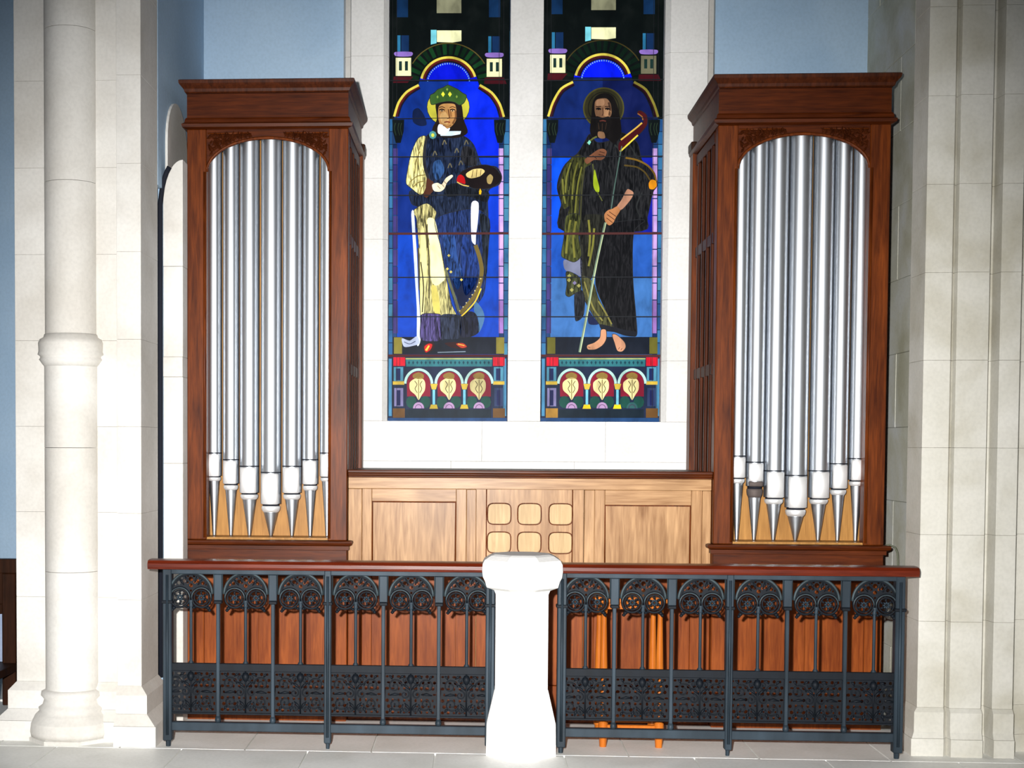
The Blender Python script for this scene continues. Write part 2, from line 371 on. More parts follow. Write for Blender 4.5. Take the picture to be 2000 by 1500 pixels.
MB().plan(pier_right(0.03), zq[1], zq[1]+0.03, pier_right(0.018)).build('base_moulding', M['stone_tan'], pr)
MB().plan(pier_right(0.018), zq[1]+0.03, zq[2]-0.02).build('base_course', M['stone_tan'], pr)
MB().plan(pier_right(0.018), zq[2]-0.02, zq[2], pier_right(0)).build('base_moulding', M['stone_tan'], pr)
z = zq[2]
while z < TOP:
    z2 = min(z+0.42, TOP); MB().plan(pier_right(0), z+0.0004, z2-0.0004).build('stone_block', M['stone_tan'], pr, 0.0015); z = z2

# ================================================================== stained glass windows
CLOTH = {'cloak', 'cloak_green', 'robe_green', 'tunic', 'gown', 'sleeve', 'mantle', 'mantle_fold', 'cloak_fold', 'hem', 'robe_dark', 'cloak_shadow', 'dark_lining', 'robe_tail', 'book_cloth'}
SOFT = CLOTH | {'gown_light', 'white_mantle', 'white_lining', 'veil', 'crown', 'face', 'cheek', 'hair', 'beard', 'hand', 'grip_hand', 'forearm', 'lower_arm', 'foot', 'shoe', 'shoe_red', 'basket', 'bread', 'red_cloth', 'wimple', 'mantle_shade', 'banner', 'robe_blue', 'blue_lining', 'gold_lining', 'green_flame', 'shield_pane', 'crest_pane', 'lilac_pane', 'robe_hem', 'neck', 'shadow_leaf'}
def catmull(p, closed, n=4):
    L = len(p); out = []
    for i in range(L if closed else L-1):
        g_ = lambda k: p[k % L] if closed else p[max(0, min(L-1, k))]
        a, b, c, d = g_(i-1), g_(i), g_(i+1), g_(i+2)
        for k in range(n):
            t = k/n
            out.append(tuple((2*t**3-3*t*t+1)*b[m]+(t**3-2*t*t+t)*(c[m]-a[m])*0.42+(-2*t**3+3*t*t)*c[m]+(t**3-t*t)*(d[m]-b[m])*0.42 for m in (0, 1)))
    if not closed: out.append(tuple(p[-1]))
    return out
class Glass:
    def __init__(s, n, x0, x1, px0, px1):
        s.root = setting('window_%d' % n); s.root.location = ((x0+x1)/2, YW+0.10, WS)
        s.x0, s.x1, s.px0, s.px1 = x0, x1, px0, px1
        s.lead = MB(); s.Y = YW+0.10
    def q(s, p):     # picture pixel -> window plane (x, z)
        px, py = p
        x, z = P(px, py, s.Y)
        return (min(max(x, s.x0+0.001), s.x1-0.001), max(z, WS+0.001))
    def pc(s, name, pts, rgb, lay=1, e=1.0, lead=False, raw=False, w=0.0016):
        if name in SOFT: pts = catmull(pts, True)
        pts = pts if raw else [s.q(p) for p in pts]
        y = s.Y-lay*0.0016
        o = MB().prism(pts, y, y+0.0014).build(name, glass(rgb, e, name in CLOTH), s.root)
        if lead: s.line(pts+[pts[0]], w, raw=True, lay=lay)
        return o
    def line(s, pts, w=0.0016, raw=False, lay=6, mb=None):
        pts = pts if raw else [s.q(p) for p in pts]
        y = s.Y-lay*0.0016-0.0004; mb = mb or s.lead
        for (ax, az), (bx, bz) in zip(pts, pts[1:]):
            d = math.hypot(bx-ax, bz-az)
            if d < 1e-5: continue
            nx, nz = -(bz-az)/d*w, (bx-ax)/d*w
            mb.prism([(ax+nx, az+nz), (bx+nx, bz+nz), (bx-nx, bz-nz), (ax-nx, az-nz)], y, y+0.002)
    def stroke(s, name, pts, wpx, rgb, lay=3, e=1.0):
        if len(pts) > 2: pts = catmull(pts, False)
        pts = [s.q(p) for p in pts]; L = len(pts); W = wpx/327/2; A = []; B = []
        for i, (x, z) in enumerate(pts):
            a = pts[max(0, i-1)]; b = pts[min(L-1, i+1)]; d = math.hypot(b[0]-a[0], b[1]-a[1]) or 1
            k = W if not isinstance(wpx, list) else W
            nx, nz = -(b[1]-a[1])/d*k, (b[0]-a[0])/d*k
            A.append((x+nx, z+nz)); B.append((x-nx, z-nz))
        y = s.Y-lay*0.0016; mb = MB()
        for i in range(L-1): mb.prism([A[i], A[i+1], B[i+1], B[i]], y, y+0.0014)
        return mb.build(name, glass(rgb, e), s.root)
def ell(cx, cy, rx, ry, a0=0, a1=360, n=16):
    return [(cx+rx*math.cos(math.radians(a0+(a1-a0)*k/n)), cy-ry*math.sin(math.radians(a0+(a1-a0)*k/n))) for k in range(n+(0 if a1-a0 >= 360 else 1))]
rows_y = [-170, -90, -10, 60, 158, 232, 307, 382, 457, 542, 619, 695, 823]

def window_common(g, ox, dim):
    """borders, canopy, columns and predella; ox = pixel shift from the left window, dim = brightness of the canopy"""
    S = lambda pts: [(x+ox+(y-450)*(-0.004 if ox else 0), y+(-6 if ox and y < 200 else 0)) for x, y in pts]
    L, Rr = 757, 994
    U = lambda u, v: (740+u*0.2668, 30+v*0.2668)
    V = lambda u, v: (740+u*0.2733, 430+v*0.2733)
    # blue ground panes between saddle bars
    cols = [(775, 822), (822, 876), (876, 930), (930, 975)]
    for r, (a, b) in enumerate(zip(rows_y, rows_y[1:])):
        if a >= 695: continue
        for c, (x0, x1) in enumerate(cols):
            if ox == 0:
                if a < 158: rgb = (0, 16, 200)
                elif a < 300: rgb = ((8, 44, 128) if c < 2 else (0, 36, 214))
                elif a < 457: rgb = ((6, 40, 120) if c < 2 else (0, 52, 190))
                else: rgb = (2, 62, 176)
            else:
                if a < 158: rgb = (0, 22, 235)
                elif a < 300: rgb = ((12, 34, 96) if c < 2 else (8, 20, 72))
                elif a < 457: rgb = ((0, 74, 214) if c < 2 else (12, 26, 150))
                elif a < 542: rgb = ((22, 78, 176) if c < 2 else (34, 84, 170))
                else: rgb = (58, 108, 172)
            g.pc('glass_pane', S([(x0, a+1), (x1, a+1), (x1, b-1), (x0, b-1)]), rgb, 0, 0.9)
        for x0, x1, pal in ((L-3, 767, 0), (767, 775, 1), (975, 984, 1), (984, Rr+5, 0)):
            n = 3
            for k in range(n):
                y0 = a+(b-a)*k/n; y1 = a+(b-a)*(k+1)/n
                rgb = random.choice([(52, 112, 158), (40, 92, 140), (66, 128, 160), (34, 78, 130)]) if pal == 0 else random.choice([(20, 48, 96), (28, 60, 110), (14, 36, 84)])
                if a < 60: rgb = tuple(int(c*0.5) for c in rgb)
                g.pc('border_pane', S([(x0, y0+.7), (x1, y0+.7), (x1, y1-.7), (x0, y1-.7)]), rgb, 0, 0.8)
    # columns either side
    for k in range(11):
        y0 = 290+k*33; y1 = y0+31
        g.pc('column_pane', S([(768, y0), (777, y0), (777, y1), (768, y1)]), (52, 44, 110) if k % 2 else (66, 56, 120), 2, 0.8)
        g.pc('column_pane', S([(974, y0), (983, y0), (983, y1), (974, y1)]), (196, 158, 222) if k < 9 else (150, 110, 180), 2, 1.0 if ox == 0 else 0.75)
    # canopy: dark ground with a trefoil opening
    oc = [U(110, 760), U(112, 735), U(140, 640), U(200, 562), U(288, 518), U(300, 470)]
    top = [U(510+212*math.cos(t), 505-205*math.sin(t)) for t in [math.radians(165-15*k) for k in range(11)]]
    oc2 = [U(722, 470), U(735, 518), U(830, 568), U(888, 650), U(914, 735), U(916, 760)]
    opening = oc+top+oc2
    left_half = [(L, -160), (L, U(0, 760)[1])]+oc+top[:6]+[(top[5][0], -160)]
    right_half = [(Rr+3, -160), (Rr+3, U(0, 760)[1])]+oc2[::-1]+top[:4:-1]+[(top[5][0], -160)]
    g.pc('canopy_glass', S(left_half), (6, 12, 10), 1, 0.8)
    g.pc('canopy_glass', S(right_half), (6, 12, 10), 1, 0.8)
    dk = lambda c, k=dim: tuple(int(v*k) for v in c)
    # green vault leaves
    for k in range(17):
        a = 172-k*10.3
        p = [U(510+r*math.cos(math.radians(t)), 505-r*math.sin(math.radians(t))*0.98) for r, t in ((222, a), (300, a-1), (300, a-7), (222, a-7))]
        g.pc('leaf_pane', S(p), (14, 58, 26) if (k % 2 and ox == 0) else (6, 26 if ox else 34, 14), 2, 0.8)
    g.stroke('arch_band', S([U(510+305*math.cos(math.radians(a)), 505-300*math.sin(math.radians(a))) for a in range(150, 29, -10)]), 2, dk((80, 70, 30)), 3)
    yel = (206, 190, 74)
    def bands(off, wpx, rgb, lay, e=1):
        t = [U(510+(202-off)*math.cos(math.radians(a)), 505-(195-off)*math.sin(math.radians(a))) for a in range(168, 11, -8)]
        l = [U(292+off*0.3, 512+off*0.7), U(205+off*0.5, 562+off*0.8), U(145+off*0.75, 640+off*0.6), U(112+off, 742)]
        r = [U(738-off*0.3, 512+off*0.7), U(826-off*0.5, 568+off*0.8), U(884-off*0.75, 650+off*0.6), U(915-off, 745)]
        g.stroke('arch_band', S(t), wpx, rgb, lay, e); g.stroke('arch_band', S(l), wpx, rgb, lay, e); g.stroke('arch_band', S(r), wpx, rgb if ox == 0 else dk(rgb, 0.6), lay, e)
    bands(0, 4.5, yel, 4); bands(16, 5, (84, 22, 20) if ox == 0 else (60, 16, 24), 3); bands(30, 3.5, (18, 14, 30), 3)
    for k in range(26):
        a = 170-k*6.4
        c = U(510+155*math.cos(math.radians(a)), 505-150*math.sin(math.radians(a)))
        g.pc('bead_pane', S([(c[0]-1, c[1]-1.4), (c[0]+1, c[1]-1.4), (c[0]+1, c[1]+1.4), (c[0]-1, c[1]+1.4)]), (110, 160, 200), 4)
    # little windows, lilac bars, maroon ledges
    for u, v, br in ((180, 378, 1), (845, 385, 1 if ox == 0 else 0.45)):
        cc = (226, 222, 172)
        g.pc('turret_pane', S([U(u-56, v-66), U(u+56, v-66), U(u+56, v+66), U(u-56, v+66)]), tuple(int(c*br) for c in cc), 3)
        for d in (-22, 22): g.pc('turret_slot', S([U(u+d-11, v-40), U(u+d+11, v-40), U(u+d+11, v+28), U(u+d-11, v+28)]), (22, 44, 40), 4)
        g.pc('lilac_pane', S([U(u-60, v-108), U(u+60, v-108), U(u+54, v-78), U(u-54, v-78)]), (128, 100, 176), 3)
        g.pc('shaft_pane', S([U(u-44, v-230), U(u-22, v-230), U(u-22, v-112), U(u-44, v-112)]), (40, 110, 150), 3, 0.8)
        g.pc('shaft_pane', S([U(u-16, v-230), U(u+40, v-230), U(u+40, v-112), U(u-16, v-112)]), (16, 44, 84), 3, 0.8)
        sg = 1 if u > 500 else -1
        g.pc('ledge_pane', S([U(u-72, v+72), U(u+72, v+72), U(u+90-(60 if sg < 0 else 0), v+118), U(u-76, v+118)]), (62, 12, 20), 3)
    g.pc('cream_pane', S([U(425, 112), U(604, 112), U(604, 190), U(540, 200), U(425, 196)]), (226, 226, 176), 3)
    g.pc('cyan_pane', S([U(380, 108), U(422, 108), U(422, 205), U(380, 215)]), (112, 196, 210), 3)
    for yy in (-130, -70, -10):
        g.pc('cream_pane', S([(853, yy), (901, yy), (901, yy+36), (853, yy+36)]), (150, 150, 120), 3, 0.6)
        for x in (775, 955): g.pc('shaft_pane', S([(x, yy-10), (x+22, yy-10), (x+22, yy+44), (x, yy+44)]), (16, 50, 90), 3, 0.6)
    # capitals
    for u in (142, 886):
        g.pc('capital_pane', S([U(u-44, 765), U(u+44, 765), U(u+40, 850), U(u+18, 935), U(u-18, 935), U(u-40, 850)]), (8, 16, 16), 4, 0.8)
        for d in (-20, 6, 24): g.stroke('capital_leaf', S([U(u+d, 790), U(u+d-8, 830), U(u+d+4, 880)]), 1.6, (40, 56, 40), 5, 0.7)
    # ---- lower: ground, pedestal blocks, predella
    g.pc('ground_pane', S([V(100, 835), V(890, 835), V(890, 960), V(100, 960)]), (14, 22, 36), 2, 0.8)
    for a in (108, 838): g.pc('pedestal_pane', S([V(a, 838), V(a+58, 838), V(a+58, 955), V(a, 955)]), (128, 118, 46) if ox == 0 else (96, 92, 30), 4, 0.8)
    g.pc('predella_pane', S([V(62, 975), V(920, 975), V(920, 1440), V(62, 1440)]), (20, 34, 62), 1, 0.8)
    for a in (104, 815): g.pc('red_pane', S([V(a, 980), V(a+84, 980), V(a+84, 1042), V(a, 1042)]), (190, 12, 36), 3)
    for a in (150, 850): g.stroke('red_leading', S([V(a, 982), V(a, 1040)]), 1, (60, 6, 20), 4)
    g.pc('frieze_pane', S([V(192, 985), V(810, 985), V(808, 1046), V(196, 1046)]), (40, 104, 112), 2)
    for k in range(20): 
        u = 215+k*30; g.pc('frieze_dot', S([V(u-8, 1018), V(u, 1005), V(u+8, 1018), V(u, 1032)]), (14, 56, 70), 3)
    g.pc('frieze_pane', S([V(192, 985), V(810, 985), V(810, 996), V(192, 996)]), (140, 150, 96), 3)
    for a in (70, 888):   # side shafts
        g.pc('border_pane', S([V(a, 990), V(a+22, 990), V(a+22, 1400), V(a, 1400)]), (64, 124, 160), 2)
    for a, s_ in ((140, 1), (855, 1)):
        g.pc('niche_pane', S([V(a-34, 1050), V(a+34, 1050), V(a+34, 1150), V(a-34, 1150)]), (70, 128, 150), 2)
        g.pc('niche_slot', S([V(a-18, 1060), V(a+14, 1060), V(a+14, 1145), V(a-18, 1145)]), (12, 28, 74), 3)
        g.pc('gold_bar', S([V(a-40, 1152), V(a+42, 1152), V(a+42, 1176), V(a-40, 1176)]), (190, 160, 56), 4)
        g.pc('niche_pane', S([V(a-30, 1200), V(a+34, 1200), V(a+34, 1330), V(a-30, 1330)]), (116, 110, 150) if a < 500 else (36, 50, 84), 2)
        g.pc('niche_slot', S([V(a-12, 1215), V(a+14, 1215), V(a+14, 1325), V(a-12, 1325)]), (14, 22, 70), 3)
        g.pc('gold_block', S([V(a-40, 1345), V(a+46, 1345), V(a+46, 1412), V(a-40, 1412)]), (92, 62, 26) if ox == 0 or a > 500 else (150, 110, 40), 4)
    for k, u in enumerate((284, 502, 716)):
        g.pc('arch_glass', S([V(u-82, 1260), V(u+84, 1260)]+[V(u+84*math.cos(math.radians(t)), 1165-84*math.sin(math.radians(t))) for t in range(0, 181, 18)]), (124, 12, 40), 2)
        g.stroke('arch_band', S([V(u+96*math.cos(math.radians(t)), 1172-104*math.sin(math.radians(t))) for t in range(178, 1, -11)]), 5, (168, 206, 196), 4)
        sh = (226, 214, 150) if k < 2 or ox else (196, 184, 128)
        g.pc('shield_pane', S([V(u-64, 1165), V(u-40, 1140), V(u, 1125), V(u+36, 1140), V(u+48, 1170), V(u+44, 1215), V(u+22, 1250), V(u, 1285), V(u-22, 1250), V(u-60, 1215)]), sh, 4)
        g.pc('crest_pane', S([V(u-34, 1130), V(u-40, 1105), V(u, 1088), V(u+36, 1105), V(u+30, 1135)]), (140, 112, 50), 4, 0.8)
        g.stroke('shield_line', S([V(u, 1140), V(u, 1280)]), 1.3, (90, 70, 30), 5, 0.8)
        for d in (-28, 26): g.stroke('shield_line', S([V(u+d, 1150), V(u+d*0.4, 1175), V(u+d*0.9, 1205), V(u+d*0.3, 1235)]), 1.3, (70, 52, 24), 5, 0.8)
        for d in (-52, 48): g.pc('leaf_pane', S([V(u+d+38*math.cos(t*PI/5), 1300+44*math.sin(t*PI/5)) for t in range(10)]), (16, 72, 62), 3, 0.8)
        g.pc('half_disc', S([V(u+40*math.cos(math.radians(t)), 1345-44*math.sin(math.radians(t))) for t in range(0, 181, 20)]), (164, 132, 172) if k < 2 or ox == 0 else (40, 84, 84), 4)
        g.stroke('half_disc_line', S([V(u+24*math.cos(math.radians(t)), 1345-26*math.sin(math.radians(t))) for t in range(0, 181, 20)]), 1, (60, 40, 70), 5)
        if k < 2:
            g.pc('gold_capital', S([V(u+84, 1170), V(u+136, 1170), V(u+124, 1210), V(u+94, 1210)]), (190, 164, 58), 5)
            g.pc('colonnette_pane', S([V(u+100, 1212), V(u+118, 1212), V(u+118, 1322), V(u+100, 1322)]), (110, 184, 206), 5)
            g.pc('gold_base', S([V(u+78, 1348), V(u+88, 1318), V(u+130, 1318), V(u+138, 1348)]), (186, 160, 44) if ox == 0 else (226, 196, 20), 5)
    g.pc('foot_pane', S([V(190, 1352), V(800, 1352), V(800, 1412), V(190, 1412)]), (8, 26, 38), 3)
    g.pc('border_pane', S([V(62, 1414), V(920, 1414), V(920, 1444), V(62, 1444)]), (24, 60, 104), 4)
    for u in (104, 190, 502, 800, 885): g.line(S([V(u, 980), V(u, 1440)]), 0.0012, lay=1)
    # spine of leads round the border and bars
    for x in (L+1, 767, 775, 975, 984): g.line(S([(x, -160), (x, 822)]), 0.0014, lay=3)

def finish(g, ox):
    g.lead.build('lead_cames', M['lead'], g.root)
    for yy, r, nm, mt in ((158, 0.003, 'tie_bar', 'lead'), (232, 0.0015, 'tie_bar', 'lead'), (307, 0.0028, 'tie_bar', 'lead'), (382, 0.0028, 'tie_bar', 'lead'), (457, 0.0065, 'saddle_bar', 'bar'), (542, 0.0025, 'tie_bar', 'lead'), (619, 0.0028, 'tie_bar', 'lead'), (695, 0.0065, 'saddle_bar', 'bar')):
        z = PZ(g.px0+100, yy, g.Y)
        MB().box(g.x0, g.x1, g.Y-0.018, g.Y-0.0135, z-r, z+r).build(nm, M[mt], g.root)
    MB().box(g.x0, g.x1, g.Y+0.004, g.Y+0.012, WS, TOP).build('backing_glass', glass((10, 24, 60), 0.5), g.root)

def T(fn, pts): return [fn(u, v) for u, v in pts]
U1 = lambda u, v: (740+u*0.2668, 30+v*0.2668)
V1 = lambda u, v: (740+u*0.2733, 430+v*0.2733)
U2 = lambda u, v: (1040+u*0.2668, 30+v*0.2668)
V2 = lambda u, v: (1040+u*0.2733, 430+v*0.2733)

# ---- window 1: crowned figure with a basket of bread
g = Glass(1, w1[0], w1[1], 757, 994); window_common(g, 0, 1.0)
pc, st = g.pc, g.stroke
pc('shadow_leaf', T(U1, [(250, 700), (290, 680), (330, 730), (350, 800), (300, 810), (250, 780)]), (8, 22, 56), 2)
pc('halo', T(U1, [(508+156*math.cos(t*PI/12), 672+140*math.sin(t*PI/12)) for t in range(24)]), (176, 170, 56), 3, lead=True)
pc('veil', T(U1, [(415, 650), (460, 620), (560, 620), (605, 655), (620, 760), (650, 860), (560, 900), (400, 880), (395, 820), (425, 760)]), (26, 18, 14), 4)
pc('crown', T(U1, [(385, 655), (375, 590), (405, 572), (430, 545), (470, 530), (505, 512), (545, 528), (580, 545), (612, 570), (642, 590), (625, 640), (590, 660), (555, 640), (510, 632), (455, 640)]), (50, 84, 34), 5, lead=True)
for u, v in ((470, 580), (520, 580)): pc('crown_jewel', T(U1, [(u-14, v), (u, v-20), (u+14, v), (u, v+20)]), (214, 216, 60), 6)
for u, v in ((430, 600), (570, 598), (500, 545)): pc('crown_jewel', T(U1, [(u-8, v), (u, v-12), (u+8, v), (u, v+12)]), (120, 150, 60), 6)
pc('face', T(U1, [(440, 668), (470, 650), (530, 648), (560, 660), (568, 720), (562, 775), (530, 815), (490, 830), (452, 808), (436, 760), (434, 710)]), (176, 128, 74), 5)
pc('cheek', T(U1, [(455, 720), (490, 712), (512, 760), (500, 800), (462, 790), (448, 755)]), (208, 164, 104), 6)
for a in (462, 540): st('eye', T(U1, [(a-20, 696), (a, 690), (a+20, 697)]), 2.2, (44, 24, 14), 7); st('brow', T(U1, [(a-22, 678), (a, 672), (a+22, 680)]), 1.4, (60, 34, 18), 7)
for a in (462, 540): pc('eye_white', T(U1, [(a-14, 701), (a, 695), (a+14, 702), (a, 708)]), (214, 190, 150), 7); pc('pupil', T(U1, [(a-5, 697), (a+5, 697), (a+5, 707), (a-5, 707)]), (30, 16, 12), 8)
st('nose_shade', T(U1, [(524, 700), (530, 745)]), 3, (140, 96, 54), 6); st('chin_line', T(U1, [(470, 808), (498, 818), (530, 806)]), 1.6, (130, 88, 50), 7); st('cheek_shade', T(U1, [(560, 700), (562, 750), (540, 796)]), 3.5, (110, 72, 40), 6)
st('nose', T(U1, [(508, 690), (514, 730), (518, 752), (500, 758)]), 2, (92, 54, 28), 7)
st('mouth', T(U1, [(478, 786), (500, 782), (522, 786)]), 2, (110, 34, 26), 7)
pc('wimple', T(U1, [(440, 800), (470, 806), (498, 832), (520, 826), (512, 850), (480, 872), (436, 868), (430, 830)]), (238, 240, 248), 6)
pc('collar', T(U1, [(448, 862), (520, 850), (602, 850), (596, 872), (530, 884), (452, 884)]), (206, 226, 244), 6)
cloak = [(355, 880), (400, 862), (450, 884), (600, 880), (660, 910), (700, 960), (735, 1060), (760, 1100), (860, 1110), (900, 1180), (880, 1240), (800, 1290), (800, 1500), (780, 1580), (300, 1580), (300, 1420), (240, 1380), (225, 1290), (330, 1250), (340, 1100), (345, 960)]
pc('cloak', T(U1, cloak), (22, 34, 58), 3, lead=True)
pc('cloak_fold', T(U1, [(420, 900), (520, 920), (560, 1000), (600, 1120), (540, 1180), (420, 1190), (380, 1100), (395, 980)]), (14, 26, 50), 4)
pc('cloak_fold', T(U1, [(400, 1080), (450, 1060), (480, 1140), (430, 1210), (396, 1160)]), (34, 66, 112), 5)
pc('cloak_fold', T(U1, [(620, 960), (690, 980), (720, 1090), (640, 1100), (600, 1040)]), (30, 30, 34), 4)
for a, b in ((410, 1010), (480, 930), (570, 990), (640, 930), (600, 1080), (520, 1100)): st('cloak_figure', T(U1, [(a-14, b+20), (a, b-14), (a+14, b+16)]), 2, (98, 92, 70), 6)
st('cloak_trim', T(U1, [(352, 885), (335, 980), (335, 1090), (360, 1190), (380, 1260)]), 5, (40, 40, 44), 5)
pc('brooch', T(U1, [(395+28*math.cos(t*PI/4), 878+30*math.sin(t*PI/4)) for t in range(8)]), (70, 130, 130), 6)
pc('brooch_stone', T(U1, [(395+12*math.cos(t*PI/4), 880+14*math.sin(t*PI/4)) for t in range(8)]), (196, 200, 70), 7)
sleeve = [(340, 885), (290, 900), (250, 975), (225, 1060), (208, 1150), (200, 1230), (240, 1270), (300, 1315), (330, 1300), (360, 1230), (350, 1180), (332, 1130), (322, 1050), (330, 960)]
pc('sleeve', T(U1, sleeve), (216, 206, 134), 5, lead=True)
for q in ([(300, 1000), (270, 1080), (262, 1160)], [(225, 1225), (280, 1180), (340, 1170)], [(250, 1260), (290, 1225), (340, 1215)], [(300, 1310), (315, 1260), (335, 1235)], [(310, 930), (292, 1000), (288, 1100)]): st('sleeve_fold', T(U1, q), 1.8, (120, 104, 52), 6)
pc('cuff', T(U1, [(350, 1190), (400, 1220), (396, 1290), (350, 1340), (322, 1320), (345, 1260)]), (70, 38, 24), 6)
pc('hand', T(U1, [(392, 1240), (430, 1228), (460, 1240), (490, 1195), (530, 1170), (542, 1182), (500, 1225), (480, 1270), (450, 1292), (410, 1290), (394, 1270)]), (236, 222, 190), 7)
for q in ([(462, 1238), (480, 1262)], [(476, 1216), (494, 1236)], [(430, 1250), (450, 1272)]): st('finger_line', T(U1, q), 1, (130, 96, 60), 8)
pc('basket', T(U1, [(600, 1150), (680, 1110), (780, 1096), (850, 1120), (895, 1180), (880, 1230), (800, 1270), (700, 1270), (630, 1240), (585, 1200)]), (22, 12, 12), 6, lead=True)
pc('bread', T(U1, [(640, 1160), (690, 1130), (750, 1125), (775, 1145), (740, 1180), (680, 1195), (645, 1185)]), (212, 190, 120), 7)
pc('bread', T(U1, [(790, 1190), (815, 1165), (836, 1190), (820, 1235), (795, 1230)]), (160, 138, 84), 7)
for q in ([(680, 1190), (690, 1135)], [(712, 1186), (718, 1130)], [(742, 1176), (748, 1130)]): st('bread_line', T(U1, q), 1.2, (90, 66, 34), 8)
pc('red_cloth', T(U1, [(578, 1180), (600, 1168), (626, 1190), (632, 1235), (600, 1228), (570, 1215)]), (178, 10, 14), 7)
st('cloth_edge', T(U1, [(572, 1222), (612, 1244), (660, 1254)]), 2, (206, 176, 88), 8)
pc('gold_clasp', T(U1, [(733, 1290), (742, 1270), (752, 1290), (746, 1322), (734, 1318)]), (230, 170, 20), 8)
pc('cloak_shadow', T(U1, [(480, 1260), (560, 1230), (640, 1262), (800, 1290), (790, 1370), (700, 1340), (600, 1320), (500, 1330)]), (10, 16, 26), 5)
# lower half: gown, mantle
pc('gown', T(V1, [(270, 0), (240, -60), (340, -120), (410, -60), (400, 0), (430, 130), (480, 400), (520, 600), (560, 700), (430, 680), (330, 672), (296, 670), (290, 300)]), (176, 168, 110), 4, lead=True)
pc('gown_light', T(V1, [(344, 0), (400, 0), (430, 140), (470, 400), (455, 440), (410, 468), (372, 420), (366, 200)]), (248, 240, 178), 5)
pc('gown_light', T(V1, [(300, 60), (322, 60), (340, 200), (344, 400), (330, 520), (322, 668), (300, 668), (298, 300)]), (232, 222, 150), 5)
pc('gown_light', T(V1, [(376, 470), (410, 480), (430, 560), (436, 668), (400, 664), (384, 600)]), (206, 192, 96), 5)
for q in ([(330, 0), (352, 180), (362, 400), (358, 560)], [(345, 30), (345, 200)], [(300, 300), (320, 480), (310, 660)], [(280, 200), (290, 500)]): st('gown_fold', T(V1, q), 2.4, (70, 64, 38), 6)
pc('white_mantle', T(V1, [(232, -40), (250, -60), (262, 100), (274, 280), (282, 500), (296, 700), (298, 860), (272, 890), (272, 640), (258, 420), (246, 200)]), (204, 214, 232), 5)
pc('white_mantle', T(V1, [(165, 845), (220, 862), (272, 830), (290, 880), (240, 900), (180, 905)]), (170, 180, 206), 6)
st('mantle_line', T(V1, [(180, 870), (220, 886), (262, 866)]), 1.4, (70, 80, 110), 7)
pc('mantle', T(V1, [(400, 0), (540, -60), (700, -80), (790, 0), (782, 200), (768, 380), (752, 520), (700, 600), (590, 690), (570, 690), (530, 560), (484, 400), (440, 180)]), (24, 44, 92), 5, lead=True)
pc('mantle_fold', T(V1, [(460, 100), (540, 110), (560, 260), (600, 400), (560, 500), (500, 360), (470, 220)]), (30, 62, 120), 6)
pc('mantle_fold', T(V1, [(600, 120), (680, 200), (712, 320), (690, 460), (620, 540), (590, 400)]), (18, 46, 108), 6)
pc('mantle_shade', T(V1, [(530, 420), (700, 410), (690, 480), (600, 620), (560, 560)]), (8, 20, 52), 6)
pc('dark_lining', T(V1, [(720, -40), (790, 0), (782, 160), (772, 380), (748, 360), (740, 180)]), (24, 32, 44), 7)
pc('white_lining', T(V1, [(662, -120), (712, -120), (706, 20), (694, 110), (690, 176), (664, 150), (658, 60)]), (232, 232, 246), 8)
st('border_trim', T(V1, [(476, 350), (510, 460), (545, 560), (572, 650)]), 5, (92, 96, 70), 8)
st('border_trim', T(V1, [(690, 180), (720, 270), (735, 360), (720, 460), (680, 550), (620, 625), (580, 668)]), 8, (104, 88, 38), 8)
st('border_edge', T(V1, [(730, 490), (690, 580), (635, 645), (590, 688)]), 2.6, (236, 196, 50), 9)
for k in range(9):
    a = k/8; c = V1(728-150*a**1.3, 420+230*a); pc('pearl', [(c[0]-1.4, c[1]), (c[0], c[1]-1.6), (c[0]+1.4, c[1]), (c[0], c[1]+1.6)], (210, 196, 130), 9)
for u, v in ((500, 255), (515, 372), (590, 428), (490, 350)): c = V1(u, v); pc('star', [(c[0]-3, c[1]), (c[0], c[1]-3), (c[0]+3, c[1]), (c[0], c[1]+3)], (196, 180, 90), 9)
pc('hem', T(V1, [(310, 672), (430, 672), (440, 700), (446, 850), (380, 868), (300, 852), (298, 740)]), (72, 62, 112), 6, lead=True)
for u in (336, 372, 410): st('hem_fold', T(V1, [(u, 690), (u-4, 780), (u+4, 850)]), 1.6, (40, 34, 70), 7)
pc('hem', T(V1, [(440, 684), (560, 676), (585, 700), (580, 840), (470, 850), (446, 850)]), (32, 40, 60), 6)
pc('hem', T(V1, [(585, 700), (640, 655), (690, 670), (712, 740), (712, 800), (660, 832), (582, 836)]), (12, 16, 36), 6, lead=True)
pc('blue_lining', T(V1, [(690, 580), (740, 640), (755, 700), (735, 770), (712, 800), (708, 700), (680, 650)]), (70, 110, 150), 6)
for pts in ([(318, 900), (345, 880), (385, 874), (400, 900), (380, 935), (340, 950), (322, 940)], [(470, 880), (560, 872), (620, 890), (635, 912), (600, 924), (520, 910)]): pc('shoe', T(V1, pts), (40, 12, 14), 7)
pc('shoe_red', T(V1, [(326, 905), (356, 884), (382, 890), (370, 925), (336, 946)]), (184, 26, 22), 8); pc('shoe_gold', T(V1, [(330, 930), (355, 895), (364, 900), (345, 936)]), (220, 180, 60), 9)
pc('shoe_red', T(V1, [(552, 885), (600, 880), (628, 905), (590, 914)]), (170, 50, 30), 8); st('shoe_gold', T(V1, [(565, 886), (612, 898)]), 1.6, (210, 170, 60), 9)
st('inscription_line', T(V1, [(420, 946), (620, 940)]), 1.6, (120, 134, 150), 6)
finish(g, 0)

